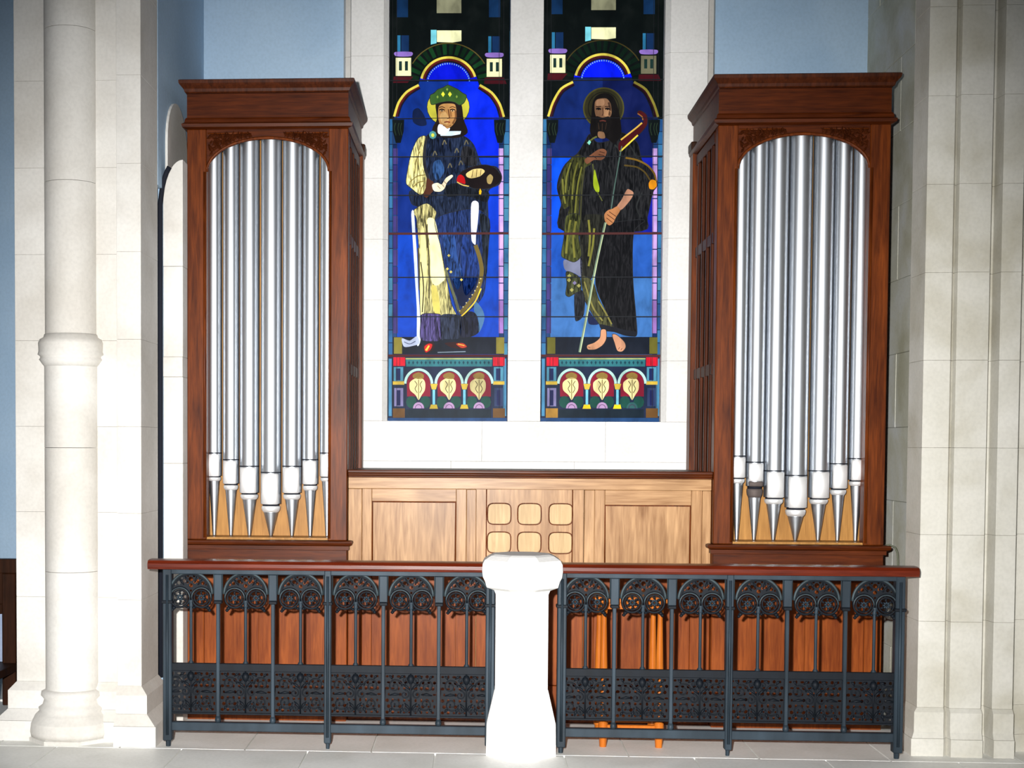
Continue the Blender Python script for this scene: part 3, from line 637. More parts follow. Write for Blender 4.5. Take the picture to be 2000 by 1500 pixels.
# ---- window 2: bearded figure with staff and scroll
g = Glass(2, w2[0], w2[1], 1058, 1296); window_common(g, 300, 0.7)
pc, st = g.pc, g.stroke
pc('halo', T(U2, [(520+150*math.cos(t*PI/12), 680+150*math.sin(t*PI/12)) for t in range(24)]), (40, 38, 20), 3, lead=True)
st('halo_edge', T(U2, [(520+146*math.cos(t*PI/12), 680+146*math.sin(t*PI/12)) for t in range(25)]), 2.6, (66, 64, 28), 4)
st('halo_edge', T(U2, [(520+112*math.cos(t*PI/12), 680+116*math.sin(t*PI/12)) for t in range(25)]), 1.8, (20, 20, 12), 4)
pc('hair', T(U2, [(440, 640), (470, 590), (530, 570), (590, 600), (630, 700), (650, 860), (600, 940), (540, 900), (450, 900), (420, 850), (430, 740)]), (14, 10, 8), 5)
pc('face', T(U2, [(456, 640), (480, 615), (540, 612), (570, 650), (578, 720), (555, 760), (520, 772), (475, 760), (455, 710)]), (116, 84, 60), 6)
pc('cheek', T(U2, [(520, 690), (560, 680), (574, 715), (545, 742), (522, 736)]), (150, 112, 80), 7)
pc('cheek', T(U2, [(470, 625), (520, 618), (522, 660), (470, 668)]), (142, 106, 78), 7)
for a in (482, 548): st('eye', T(U2, [(a-18, 690), (a, 684), (a+18, 692)]), 3, (14, 8, 8), 8); st('brow', T(U2, [(a-20, 672), (a+18, 670)]), 1.6, (36, 20, 12), 8)
for a in (482, 548): pc('pupil', T(U2, [(a-6, 686), (a+6, 686), (a+6, 697), (a-6, 697)]), (8, 4, 4), 9)
st('lip', T(U2, [(490, 778), (512, 774), (536, 779)]), 2, (92, 44, 36), 9); st('brow_shade', T(U2, [(556, 640), (568, 690), (560, 735)]), 4, (60, 40, 28), 7)
for q in ([(480, 790), (486, 840)], [(510, 795), (508, 860)], [(540, 790), (532, 840)]): st('beard_line', T(U2, q), 1.4, (52, 38, 28), 9)
st('nose', T(U2, [(512, 680), (516, 720), (508, 738)]), 1.8, (70, 44, 30), 8)
pc('beard', T(U2, [(462, 745), (510, 752), (560, 745), (580, 790), (560, 850), (510, 880), (470, 840)]), (18, 14, 12), 8)
pc('neck', T(U2, [(480, 855), (520, 860), (530, 900), (500, 905), (478, 890)]), (124, 92, 66), 9)
tunic = [(420, 870), (380, 930), (330, 1010), (240, 1090), (195, 1180), (180, 1270), (210, 1380), (195, 1450), (230, 1580), (800, 1580), (840, 1480), (880, 1300), (910, 1250), (890, 1160), (800, 1060), (770, 940), (700, 880), (640, 860), (560, 920), (470, 930)]
pc('tunic', T(U2, tunic), (20, 20, 22), 3, lead=True)
pc('cloak_green', T(U2, [(330, 1020), (400, 1050), (430, 1090), (380, 1130), (350, 1300), (330, 1500), (250, 1500), (270, 1400), (230, 1420), (205, 1330), (200, 1240), (225, 1140), (270, 1060)]), (52, 54, 20), 4, lead=True)
for q in ([(280, 1080), (250, 1180), (240, 1300)], [(330, 1080), (300, 1200), (290, 1350)], [(360, 1110), (330, 1250), (310, 1450)], [(220, 1200), (225, 1300), (240, 1380)]): st('cloak_fold', T(U2, q), 3, (104, 104, 42), 5)
for q in ([(300, 1060), (270, 1160), (262, 1280)], [(345, 1120), (318, 1260), (300, 1400)]): st('cloak_fold', T(U2, q), 2, (18, 20, 10), 5)
pc('forearm', T(U2, [(380, 1060), (430, 1020), (480, 985), (520, 980), (542, 1000), (530, 1040), (500, 1062), (450, 1060), (400, 1090)]), (112, 70, 48), 6)
for q in ([(490, 1000), (528, 1010)], [(482, 1020), (524, 1030)], [(440, 1030), (470, 1052)]): st('finger_line', T(U2, q), 1.2, (50, 26, 18), 7)
st('collar_edge', T(U2, [(400, 940), (440, 905), (470, 890)]), 3, (90, 94, 42), 6)
pc('clasp', T(U2, [(400, 935), (415, 915), (428, 930), (415, 952)]), (120, 200, 180), 7)
pc('green_flame', T(U2, [(445, 1180), (455, 1130), (470, 1190), (488, 1260), (485, 1295), (462, 1290), (445, 1250)]), (150, 170, 30), 6)
for q in ([(440, 1090), (448, 1170)], [(470, 1290), (510, 1360)]): st('tunic_fold', T(U2, q), 2, (80, 84, 40), 6)
st('tunic_fold', T(U2, [(380, 1130), (360, 1280), (350, 1500)]), 3, (58, 58, 34), 6); st('tunic_fold', T(U2, [(600, 950), (640, 1000), (620, 1100)]), 3, (40, 44, 42), 6)
for q in ([(700, 940), (740, 1000), (760, 1050)], [(560, 1100), (590, 1250), (570, 1400)], [(800, 1300), (760, 1400), (790, 1480)]): st('tunic_fold', T(U2, q), 3, (34, 36, 36), 6)
# scroll-like banner
pc('banner', T(U2, [(638, 925), (720, 865), (800, 795), (810, 755), (765, 715), (790, 700), (835, 735), (838, 800), (790, 865), (720, 920), (640, 1000), (625, 970)]), (64, 12, 16), 7, lead=True)
st('banner_edge', T(U2, [(645, 915), (700, 872), (760, 825), (800, 790)]), 3, (204, 164, 66), 8); st('banner_edge', T(U2, [(640, 1000), (700, 945), (770, 880)]), 3, (220, 200, 60), 8); st('banner_edge', T(U2, [(768, 722), (800, 745), (806, 770)]), 2, (140, 90, 40), 8)
st('sleeve_edge', T(U2, [(680, 1045), (760, 1060), (840, 1100), (890, 1160), (905, 1220)]), 3.4, (112, 84, 24), 6)
st('sleeve_edge', T(U2, [(670, 1100), (760, 1112), (820, 1150), (860, 1210)]), 3, (74, 60, 24), 6)
pc('gold_lining', T(U2, [(850, 1230), (870, 1205), (900, 1215), (908, 1250), (885, 1275), (855, 1270)]), (206, 130, 16), 7)
pc('lower_arm', T(U2, [(680, 1290), (700, 1272), (740, 1300), (720, 1350), (660, 1420), (625, 1430), (615, 1400), (650, 1350)]), (172, 124, 98), 7, lead=True)
pc('grip_hand', T(U2, [(620, 1400), (640, 1430), (610, 1480), (590, 1520), (560, 1540), (530, 1510), (525, 1460), (550, 1430), (585, 1418)]), (168, 112, 70), 8)
for q in ([(545, 1460), (600, 1500)], [(560, 1440), (610, 1475)], [(540, 1485), (585, 1520)]): st('finger_line', T(U2, q), 1.2, (70, 36, 20), 9)
st('staff', T(U2, [(652, 960), (630, 1080), (600, 1250), (575, 1420)]), 2, (72, 96, 88), 9)
st('staff', T(V2, [(520, 20), (470, 240), (430, 440), (385, 690), (335, 945)]), 4.6, (108, 128, 108), 10)
st('staff_light', T(V2, [(524, 20), (474, 240), (434, 440), (389, 690), (339, 945)]), 1.4, (190, 200, 150), 11)
# lower half
pc('robe_dark', T(V2, [(500, 60), (560, 20), (800, 0), (722, 90), (716, 400), (738, 680), (745, 820), (700, 826), (600, 790), (520, 640), (450, 460), (470, 260)]), (10, 9, 12), 4, lead=True)
pc('robe_dark', T(V2, [(340, -20), (520, -20), (480, 200), (450, 300), (420, 420), (350, 420), (340, 200)]), (28, 28, 20), 4)
pc('robe_green', T(V2, [(240, -30), (345, -30), (330, 120), (350, 250), (300, 300), (240, 280), (205, 250), (225, 120)]), (62, 66, 26), 5, lead=True)
for q in ([(270, 0), (250, 120), (240, 240)], [(310, 10), (290, 130), (300, 270)], [(400, 0), (410, 120), (400, 260)], [(440, 60), (430, 180), (400, 330)]): st('robe_fold', T(V2, q), 4, (112, 110, 44), 6)
st('robe_fold', T(V2, [(372, 0), (368, 200), (380, 400)]), 4, (18, 18, 14), 6)
pc('lilac_pane', T(V2, [(225, 285), (300, 290), (350, 260), (350, 400), (300, 380), (250, 370), (225, 340)]), (112, 116, 140), 4)
pc('book_cloth', T(V2, [(240, 370), (300, 385), (340, 420), (345, 500), (310, 520), (262, 548), (236, 530), (245, 460)]), (58, 62, 34), 6, lead=True)
for u, v in ((260, 430), (300, 450), (280, 500), (330, 470), (262, 400)): c = V2(u, v); pc('book_spot', [(c[0]-4, c[1]), (c[0], c[1]-4), (c[0]+4, c[1]), (c[0], c[1]+4)], (150, 146, 80) if u != 300 else (130, 120, 160), 7)
pc('robe_tail', T(V2, [(300, 510), (350, 500), (375, 560), (365, 680), (322, 722), (302, 700)]), (28, 30, 36), 5)
pc('robe_green', T(V2, [(350, 400), (430, 440), (470, 560), (520, 650), (560, 740), (600, 790), (520, 790), (480, 750), (420, 660), (370, 560)]), (62, 62, 34), 5, lead=True)
for q in ([(370, 440), (400, 540), (440, 640), (500, 720)], [(470, 580), (520, 660), (565, 745)]): st('robe_fold', T(V2, q), 3, (124, 118, 60), 6)
pc('robe_hem', T(V2, [(480, 745), (560, 760), (660, 785), (745, 800), (730, 832), (660, 826), (580, 800), (500, 790)]), (22, 24, 32), 6)
pc('robe_blue', T(V2, [(400, 650), (440, 700), (470, 745), (400, 740)]), (24, 32, 70), 5)
pc('foot', T(V2, [(488, 785), (524, 785), (526, 850), (500, 895), (450, 925), (395, 925), (390, 895), (440, 875), (480, 840)]), (196, 140, 104), 7, lead=True)
pc('foot', T(V2, [(568, 820), (600, 820), (655, 870), (665, 910), (640, 940), (605, 935), (585, 880)]), (190, 136, 104), 7, lead=True)
for q in ([(395, 905), (412, 915)], [(610, 925), (622, 910)], [(630, 930), (640, 915)]): st('toe_line', T(V2, q), 1, (90, 50, 36), 8)
finish(g, 300)

# ================================================================== organ cases
Y0 = 7.6
ZB, ZM, ZT = 0.976, 3.202, 3.424
def organ_case(x0, x1, inner, label, pipes, edges):
    """x0..x1 body front; inner = +1 when the side towards the windows is at x1"""
    W = x1-x0; cxm = (x0+x1)/2; dep = 8.47
    t = thing('organ_case', label, 'organ case', (cxm, Y0+0.4, 0), 'pair of pipe organ cases')
    sw = 0.104
    # plinth, framed and panelled, down to the floor
    MB().box(x0, x1, Y0+0.03, dep, 0, ZB-0.05).build('plinth', M['lower'], t)
    for a, b in ((x0, x0+0.09), (cxm-0.045, cxm+0.045), (x1-0.09, x1)):
        MB().box(a, b, Y0+0.005, Y0+0.029, 0.14, ZB-0.20).build('plinth_stile', M['lower'], t, 0.003)
    MB().box(x0, x1, Y0-0.012, Y0+0.029, 0, 0.139).build('skirting', M['lower'], t, 0.005)
    MB().box(x0, x1, Y0, Y0+0.029, ZB-0.199, ZB-0.05).build('plinth_rail', M['case_x'], t, 0.003)
    MB().ringmould([(0.012, ZB-0.05), (0.012, ZB-0.03), (0.028, ZB-0.022), (0.032, ZB-0.012), (0.03, ZB-0.004), (0.018, ZB)], x0, x1, Y0, dep).build('ledge_moulding', M['case_x'], t)
    # stiles with bead
    for a, b, s_ in ((x0, x0+sw, 1), (x1-sw, x1, -1)):
        o = MB().box(a, b, Y0, Y0+0.09, ZB, ZM-0.03).build('stile', M['case'], t, 0.004)
        e = b if s_ > 0 else a
        MB().tube([(e-s_*0.010, Y0-0.001, ZB+0.01), (e-s_*0.010, Y0-0.001, PZ(520, 335, Y0))], 0.006, 6).build('bead', M['case'], o)
    # arched head
    zsp = PZ(520, 334, Y0); zap = PZ(520, 268, Y0); hw = W/2-sw
    ar = [(cxm+hw*math.cos(a), zsp+(zap-zsp)*math.sin(a)) for a in [PI*k/24 for k in range(25)]]
    poly = [(x0+sw, zsp-0.0), (x0+sw, ZM-0.03), (x1-sw, ZM-0.03), (x1-sw, zsp)]
    mb = MB()
    for k in range(24):   # sliver quads from the arch to the head line
        (ax, az), (bx, bz) = ar[k], ar[k+1]
        mb.prism([(ax, az), (bx, bz), (bx, ZM-0.03), (ax, ZM-0.03)], Y0+0.012, Y0+0.05)
    hd = mb.build('arch_head', M['case_x'], t)
    MB().tube([(x, Y0+0.012, z_) for x, z_ in ar], 0.008, 6).build('arch_moulding', M['case'], hd)
    for s_ in (-1, 1):    # carved spandrels, foliage relief
        cv = MB(); rr = random.Random(3)
        for k in range(150):
            u = rr.uniform(0.16, 0.98)*hw; xx = cxm+s_*u
            za = zsp+(zap-zsp)*math.sqrt(max(0, 1-(u/hw)**2))+0.022
            if za > ZM-0.06: continue
            zz = rr.uniform(za, ZM-0.055); ang = rr.uniform(0, PI); l = rr.uniform(0.016, 0.028)
            dx, dz = math.cos(ang)*l, math.sin(ang)*l
            y = Y0+0.002
            cv.add([(xx-dx, y+0.012, zz-dz), (xx-dz*0.4, y+0.012, zz+dx*0.4), (xx+dx, y+0.012, zz+dz), (xx+dz*0.4, y+0.012, zz-dx*0.4), (xx, y, zz)], [(0, 1, 4), (1, 2, 4), (2, 3, 4), (3, 0, 4), (3, 2, 1, 0)])
        cv.build('carved_foliage', M['carved'], hd, kind='stuff')
        # sunk triangular field edge
        pts = [(cxm+s_*hw*0.98, Y0+0.012, ZM-0.05), (cxm+s_*hw*0.30, Y0+0.012, ZM-0.05)]
        MB().tube(pts, 0.004, 5).build('field_bead', M['case'], hd)
    # back board behind the pipes
    MB().box(x0+0.02, x1-0.02, Y0+0.20, Y0+0.22, ZB, ZM-0.03).build('back_board', M['board'], t)
    MB().box(x0+0.02, x1-0.02, Y0+0.02, Y0+0.20, ZB+0.001, ZB+0.012).build('pipe_rack', M['board'], t)
    # sides: framed, with upright ribs and small capped rear pilaster
    for xs, s_ in ((x0, -1), (x1, 1)):
        zlow = ZB if s_ != inner else PZ(700, 884, 8.2)
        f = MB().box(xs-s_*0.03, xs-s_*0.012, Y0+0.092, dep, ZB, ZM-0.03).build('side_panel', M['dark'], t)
        for k in range(5):
            y = Y0+0.16+k*0.155
            MB().box(xs-s_*0.012, xs+s_*0.004, y, y+0.035, ZB+0.02, ZM-0.10).build('rib', M['carved'], f, 0.004)
        for zz in (ZM-0.10, ZB+0.9, ZB+1.6):
            MB().box(xs-s_*0.012, xs+s_*0.002, Y0+0.10, dep-0.14, zz, zz+0.06).build('cross_rail', M['carved'], f, 0.004)
        pz = PZ(705, 305, 8.45)
        p = MB().box(xs-s_*0.02, xs+s_*0.018, dep-0.12, dep, ZB+0.02, pz).build('rear_pilaster', M['case'], t, 0.004)
        MB().box(xs-s_*0.02, xs+s_*0.03, dep-0.13, dep, pz, pz+0.05).build('pilaster_cap', M['dark'], p, 0.008)
    # cornice
    prof = [(0.0, ZM-0.03), (0.022, ZM-0.022), (0.026, ZM-0.006), (0.012, ZM+0.004), (0.010, ZM+0.02), (0.004, ZM+0.03)]
    MB().ringmould(prof, x0, x1, Y0, dep).build('architrave', M['case_x'], t)
    MB().ringmould([(0.0, ZM+0.03), (0.0, ZT-0.065)], x0, x1, Y0, dep).build('frieze', M['case_x'], t)
    prof = [(0.0, ZT-0.065), (0.008, ZT-0.06), (0.012, ZT-0.045), (0.028, ZT-0.028), (0.034, ZT-0.02), (0.036, ZT-0.004), (0.030, ZT)]
    MB().ringmould(prof, x0, x1, Y0-0.02, dep).build('crown_moulding', M['carved'], t)
    return t

def organ_pipe(px, tip, mt, mb_, cb, r, x0, x1, label, tarn=False, group=None):
    """px,tip pixels; mt top of mouth, mb_ bottom of mouth, cb bottom of collar (pixel y)"""
    yc = Y0+0.115
    x = PX(tip[0], tip[1], yc); zf = ZB+0.012
    q = lambda p: PZ(px, p, yc-r)
    t = thing('organ_pipe', label, 'organ pipe', (x, yc, zf), group)
    z1, z2, z3 = q(cb), q(mb_), q(mt)
    cxm = (x0+x1)/2; hw = (x1-x0)/2-0.104; zsp = PZ(520, 334, Y0); zap = PZ(520, 268, Y0)
    ztop = zsp+(zap-zsp)*math.sqrt(max(0, 1-(max(0, abs(x-cxm)-r)/hw)**2))+0.03
    MB().lathe([(0.007, zf), (0.009, zf+0.006), (r*0.70, z1), (r*0.74, z1+0.003)], x, yc, 28).build('foot', M['pipe'], t)
    # lower lip: rounded collar
    h = z2-z1
    MB().lathe([(r*0.68, z1), (r*0.86, z1+h*0.25), (r*0.92, z1+h*0.55), (r*0.90, z1+h*0.75), (r*0.84, z1+h*0.78)], x, yc, 28).build('lower_lip', M['tarnish'] if tarn else M['lip'], t)
    MB().lathe([(r*0.82, z1+h*0.7), (r*0.82, z2+0.008)], x, yc, 24).build('mouth_slot', M['slot'], t)
    MB().lathe([(r, z2+0.002), (r, ztop-0.004), (r*0.97, ztop), (r*0.90, ztop), (r*0.90, ztop-0.1)], x, yc, 36).build('body', M['pipe'], t)
    # upper lip: gently convex plate standing just proud of the body
    n = 10; vs = []; fs = []; wl = 0.84*r; N = 8
    prof = [(0.0, z2), (0.0006, z2+0.004), (0.0012, z2+(z3-z2)*0.5), (0.0006, z3-0.006), (-0.003, z3)]
    zz0, zz1 = z2-0.001, z3
    if tarn: zz0 = z2+(z3-z2)*0.22
    def plate(za, zb_, mat, nm):
        vs = []; fs = []
        for i, z_ in enumerate((za, za+0.004, (za+zb_)/2, zb_-0.004, zb_)):
            d = 0.004 if i in (0, 4) else 0.0
            for k in range(N+1):
                u = -1+2*k/N; e = 0.86 if i in (0, 4) else 1
                vs.append((x+u*wl*e, yc-r-0.002+d+0.010*u*u*(r/0.045), z_))
        for i in range(4):
            for k in range(N): fs.append((i*(N+1)+k, i*(N+1)+k+1, (i+1)*(N+1)+k+1, (i+1)*(N+1)+k))
        nb = len(vs)
        vs += [(x+(-1+2*k/N)*wl*0.8, yc-r*0.35, z_) for z_ in (za, zb_) for k in range(N+1)]
        for k in range(N):
            fs.append((nb+k, nb+k+1, k+1, k)); a = 4*(N+1); fs.append((a+k, a+k+1, nb+N+1+k+1, nb+N+1+k))
        fs.append(tuple([0, N+1, 2*(N+1), 3*(N+1), 4*(N+1), nb+N+1, nb])); fs.append(tuple([N, nb+N, nb+2*N+1, 5*(N+1)-1, 4*(N+1)-1, 3*(N+1)-1, 2*(N+1)-1]))
        m_ = MB().add(vs, fs, False); m_.sm = [i < 4*N for i in range(len(fs))]
        return m_.build(nm, mat, t)
    plate(zz0, zz1, M['lip'], 'upper_lip')
    if tarn: plate(z2-0.001, zz0-0.0005, M['tarnish'], 'tarnish_patch')['label'] = 'dark tarnished patch across the mouth'
    MB().lathe([(r*1.015, z3+0.003), (r*1.015, z3+0.009)], x, yc, 28).build('mouth_line', M['slot'], t)
    return t

LX0, LX1, RX0, RX1 = -1.548, -0.682, 1.262, 2.150
organ_case(LX0, LX1, 1, 'tall reddish oak organ case to the left of the stained glass windows', None, None)
organ_case(RX0, RX1, -1, 'tall dark reddish oak organ case to the right of the stained glass windows', None, None)
nm = ['outermost left', 'second', 'third', 'tallest and fattest middle', 'fifth', 'sixth', 'last']
side = lambda c, k: {
    0: 'narrow tin organ pipe at far left of the %s case' % c, 1: 'second tin organ pipe from left in the %s case' % c,
    2: 'tin organ pipe just left of the fattest pipe in the %s case' % c, 3: 'fattest and tallest tin organ pipe, middle of the %s case' % c,
    4: 'tin organ pipe just right of the fattest pipe in the %s case' % c, 5: 'second tin organ pipe from right in the %s case' % c,
    6: 'narrow tin organ pipe at far right of the %s case' % c}[k]
Lp = [(415.7, 418.5, 887, 930, 940, .041), (447.7, 451, 900, 945, 958, .044), (485, 487, 913, 963, 977, .053), (525.6, 529, 925, 985, 1002, .056),
      (568, 570, 913, 963, 977, .053), (603.5, 605.6, 900, 946, 959, .044), (635.5, 638.7, 887, 931, 941, .041)]
Rp = [(1440.5, 1438.4, 893, 933, 945, .042), (1474, 1472, 905, 950, 973, .046), (1512.5, 1509.7, 922, 972, 986, .054), (1554.6, 1552.7, 931, 992, 1010, .058),
      (1598, 1597, 922, 973, 986, .054), (1636, 1635, 908, 954, 968, .046), (1670.5, 1670, 898, 938, 950, .042)]
for k, (p, tp, a, b, c, r) in enumerate(Lp): organ_pipe(p, (tp, 1046), a, b, c, r, LX0, LX1, side('left', k), group='pipes in the left organ case')
for k, (p, tp, a, b, c, r) in enumerate(Rp):
    lb = side('right', k) if k != 1 else 'tin organ pipe with dark tarnished mouth, second from left in right case'
    organ_pipe(p, (tp, 1058), a, b, c, r, RX0, RX1, lb, tarn=(k == 1), group='pipes in the right organ case')

# ================================================================== oak screen between the cases
YS = 7.66
sc_x0, sc_x1 = LX1+0.003, RX0-0.003
scr = thing('oak_screen', 'golden oak panelled screen with six rounded insets between the two organ cases', 'wooden screen', ((sc_x0+sc_x1)/2, YS, 0))
X = lambda p: PX(p, 1010, YS)
Zs = lambda p: PZ(1040, p, YS)
ztop = Zs(930); 
MB().box(sc_x0, sc_x1, YS+0.03, YS+0.05, 0, ztop).build('backing', M['pan'], scr)
MB().box(sc_x0, sc_x1, YS-0.052, 8.485, ztop+0.001, ztop+0.012).box(sc_x0, sc_x1, YS-0.045, YS+0.05, ztop-0.010, ztop+0.001).box(sc_x0, sc_x1, YS-0.06, YS+0.05, ztop+0.012, ztop+0.030).build('ledge', M['case_x'], scr, 0.004)
MB().box(sc_x0, sc_x1, YS+0.051, 8.485, ztop+0.012, ztop+0.026).build('ledge_top', M['dark'], scr)
MB().box(sc_x0, sc_x1, YS-0.012, YS+0.03, Zs(956), ztop-0.011).build('top_rail', M['pan_x'], scr, 0.002)
MB().box(sc_x0, sc_x1, YS-0.012, YS+0.03, 0.0, 0.20).build('bottom_rail', M['lower'], scr, 0.003)
for a, b in ((sc_x0, X(707)), (X(911), X(930)), (X(1141), X(1161)), (X(1371), sc_x1)):
    zm_ = Zs(1112)-0.03
    MB().box(a, b, YS-0.010, YS+0.03, zm_+0.0005, Zs(956)-0.001).build('muntin', M['pan'], scr, 0.003)
    MB().box(a, b, YS-0.010, YS+0.03, 0.201, zm_-0.0005).build('muntin', M['lower'], scr, 0.003)  # lower length takes the oak with the shade painted in
zr0, zr1 = 0.201, Zs(956)-0.001
zmid = Zs(1112)
for u0, u1, i0, i1, ztp in ((X(707), X(911), X(726), X(891), 981), (X(1161), X(1371), X(1181), X(1350), 985)):
    e = 0.0008
    MB().box(u0+e, i0, YS+0.0, YS+0.03, zmid-0.03, zr1).build('panel_stile', M['pan'], scr, 0.002)
    MB().box(u0+e, i0, YS+0.0, YS+0.03, zr0, zmid-0.031).build('panel_stile', M['lower'], scr, 0.002)
    MB().box(i1, u1-e, YS+0.0, YS+0.03, zmid-0.03, zr1).build('panel_stile', M['pan'], scr, 0.002)
    MB().box(i1, u1-e, YS+0.0, YS+0.03, zr0, zmid-0.031).build('panel_stile', M['lower'], scr, 0.002)
    MB().box(i0+e, i1-e, YS+0.001, YS+0.03, Zs(ztp), zr1).build('panel_rail', M['pan_x'], scr, 0.002)
    MB().box(i0+e, i1-e, YS+0.001, YS+0.03, zmid-0.06, zmid).build('panel_rail', M['lower'], scr, 0.002)
    MB().box(i0+e, i1-e, YS+0.018, YS+0.03, zmid+0.001, Zs(ztp)-0.001).build('panel', M['pan'], scr)
    MB().tube([(i0+0.003, YS+0.012, zmid), (i0+0.003, YS+0.012, Zs(ztp)-0.003), (i1-0.003, YS+0.012, Zs(ztp)-0.003), (i1-0.003, YS+0.012, zmid)], 0.005, 6).build('panel_bead', M['case'], scr)
    MB().box(i0+e, i1-e, YS+0.016, YS+0.03, zr0, zmid-0.061).build('lower_panel', M['lower'], scr)
# centre unit with six rounded insets
u0, u1 = X(931), X(1140); cx = (u0+u1)/2
holes = []
insets = []
for cxp in (975, 1034, 1095):
    for a, b in ((983, 1025), (1039, 1081)):
        xx = X(cxp); zz = Zs((a+b)/2); hx = 0.064; hz = (Zs(a)-Zs(b))/2
        pts = []
        for k in range(24):
            t_ = 2*PI*k/24; c_, s_ = math.cos(t_), math.sin(t_)
            pts.append((xx+hx*math.copysign(abs(c_)**0.45, c_), zz+hz*math.copysign(abs(s_)**0.45, s_)))
        holes.append(pts); insets.append((xx, zz, hx, hz, pts))
zc0 = Zs(1112)
V_, F_ = curve_mesh([[(u0+0.001, zc0), (u1-0.001, zc0), (u1-0.001, zr1), (u0+0.001, zr1)]], YS-0.004, YS+0.012, holes)
fb = MB().add(V_, F_).build('fretted_board', M['pan'], scr)
for xx, zz, hx, hz, pts in insets:
    o = MB().prism([(xx+(a-xx)*0.93, zz+(b-zz)*0.93) for a, b in pts], YS+0.002, YS+0.028).build('rounded_inset', M['pale'], fb)
    MB().tube([(a, YS-0.003, b) for a, b in pts], 0.0028, 5, True).build('inset_rim', M['case'], fb)
MB().box(u0+0.001, u1-0.001, YS+0.003, YS+0.03, zr0, zc0-0.001).build('lower_panel', M['lower'], scr, 0.002)
for a in (X(950), X(1118)): MB().tube([(a, YS-0.004, zc0), (a, YS-0.004, zr1)], 0.003, 5).build('inset_bead', M['case'], fb)

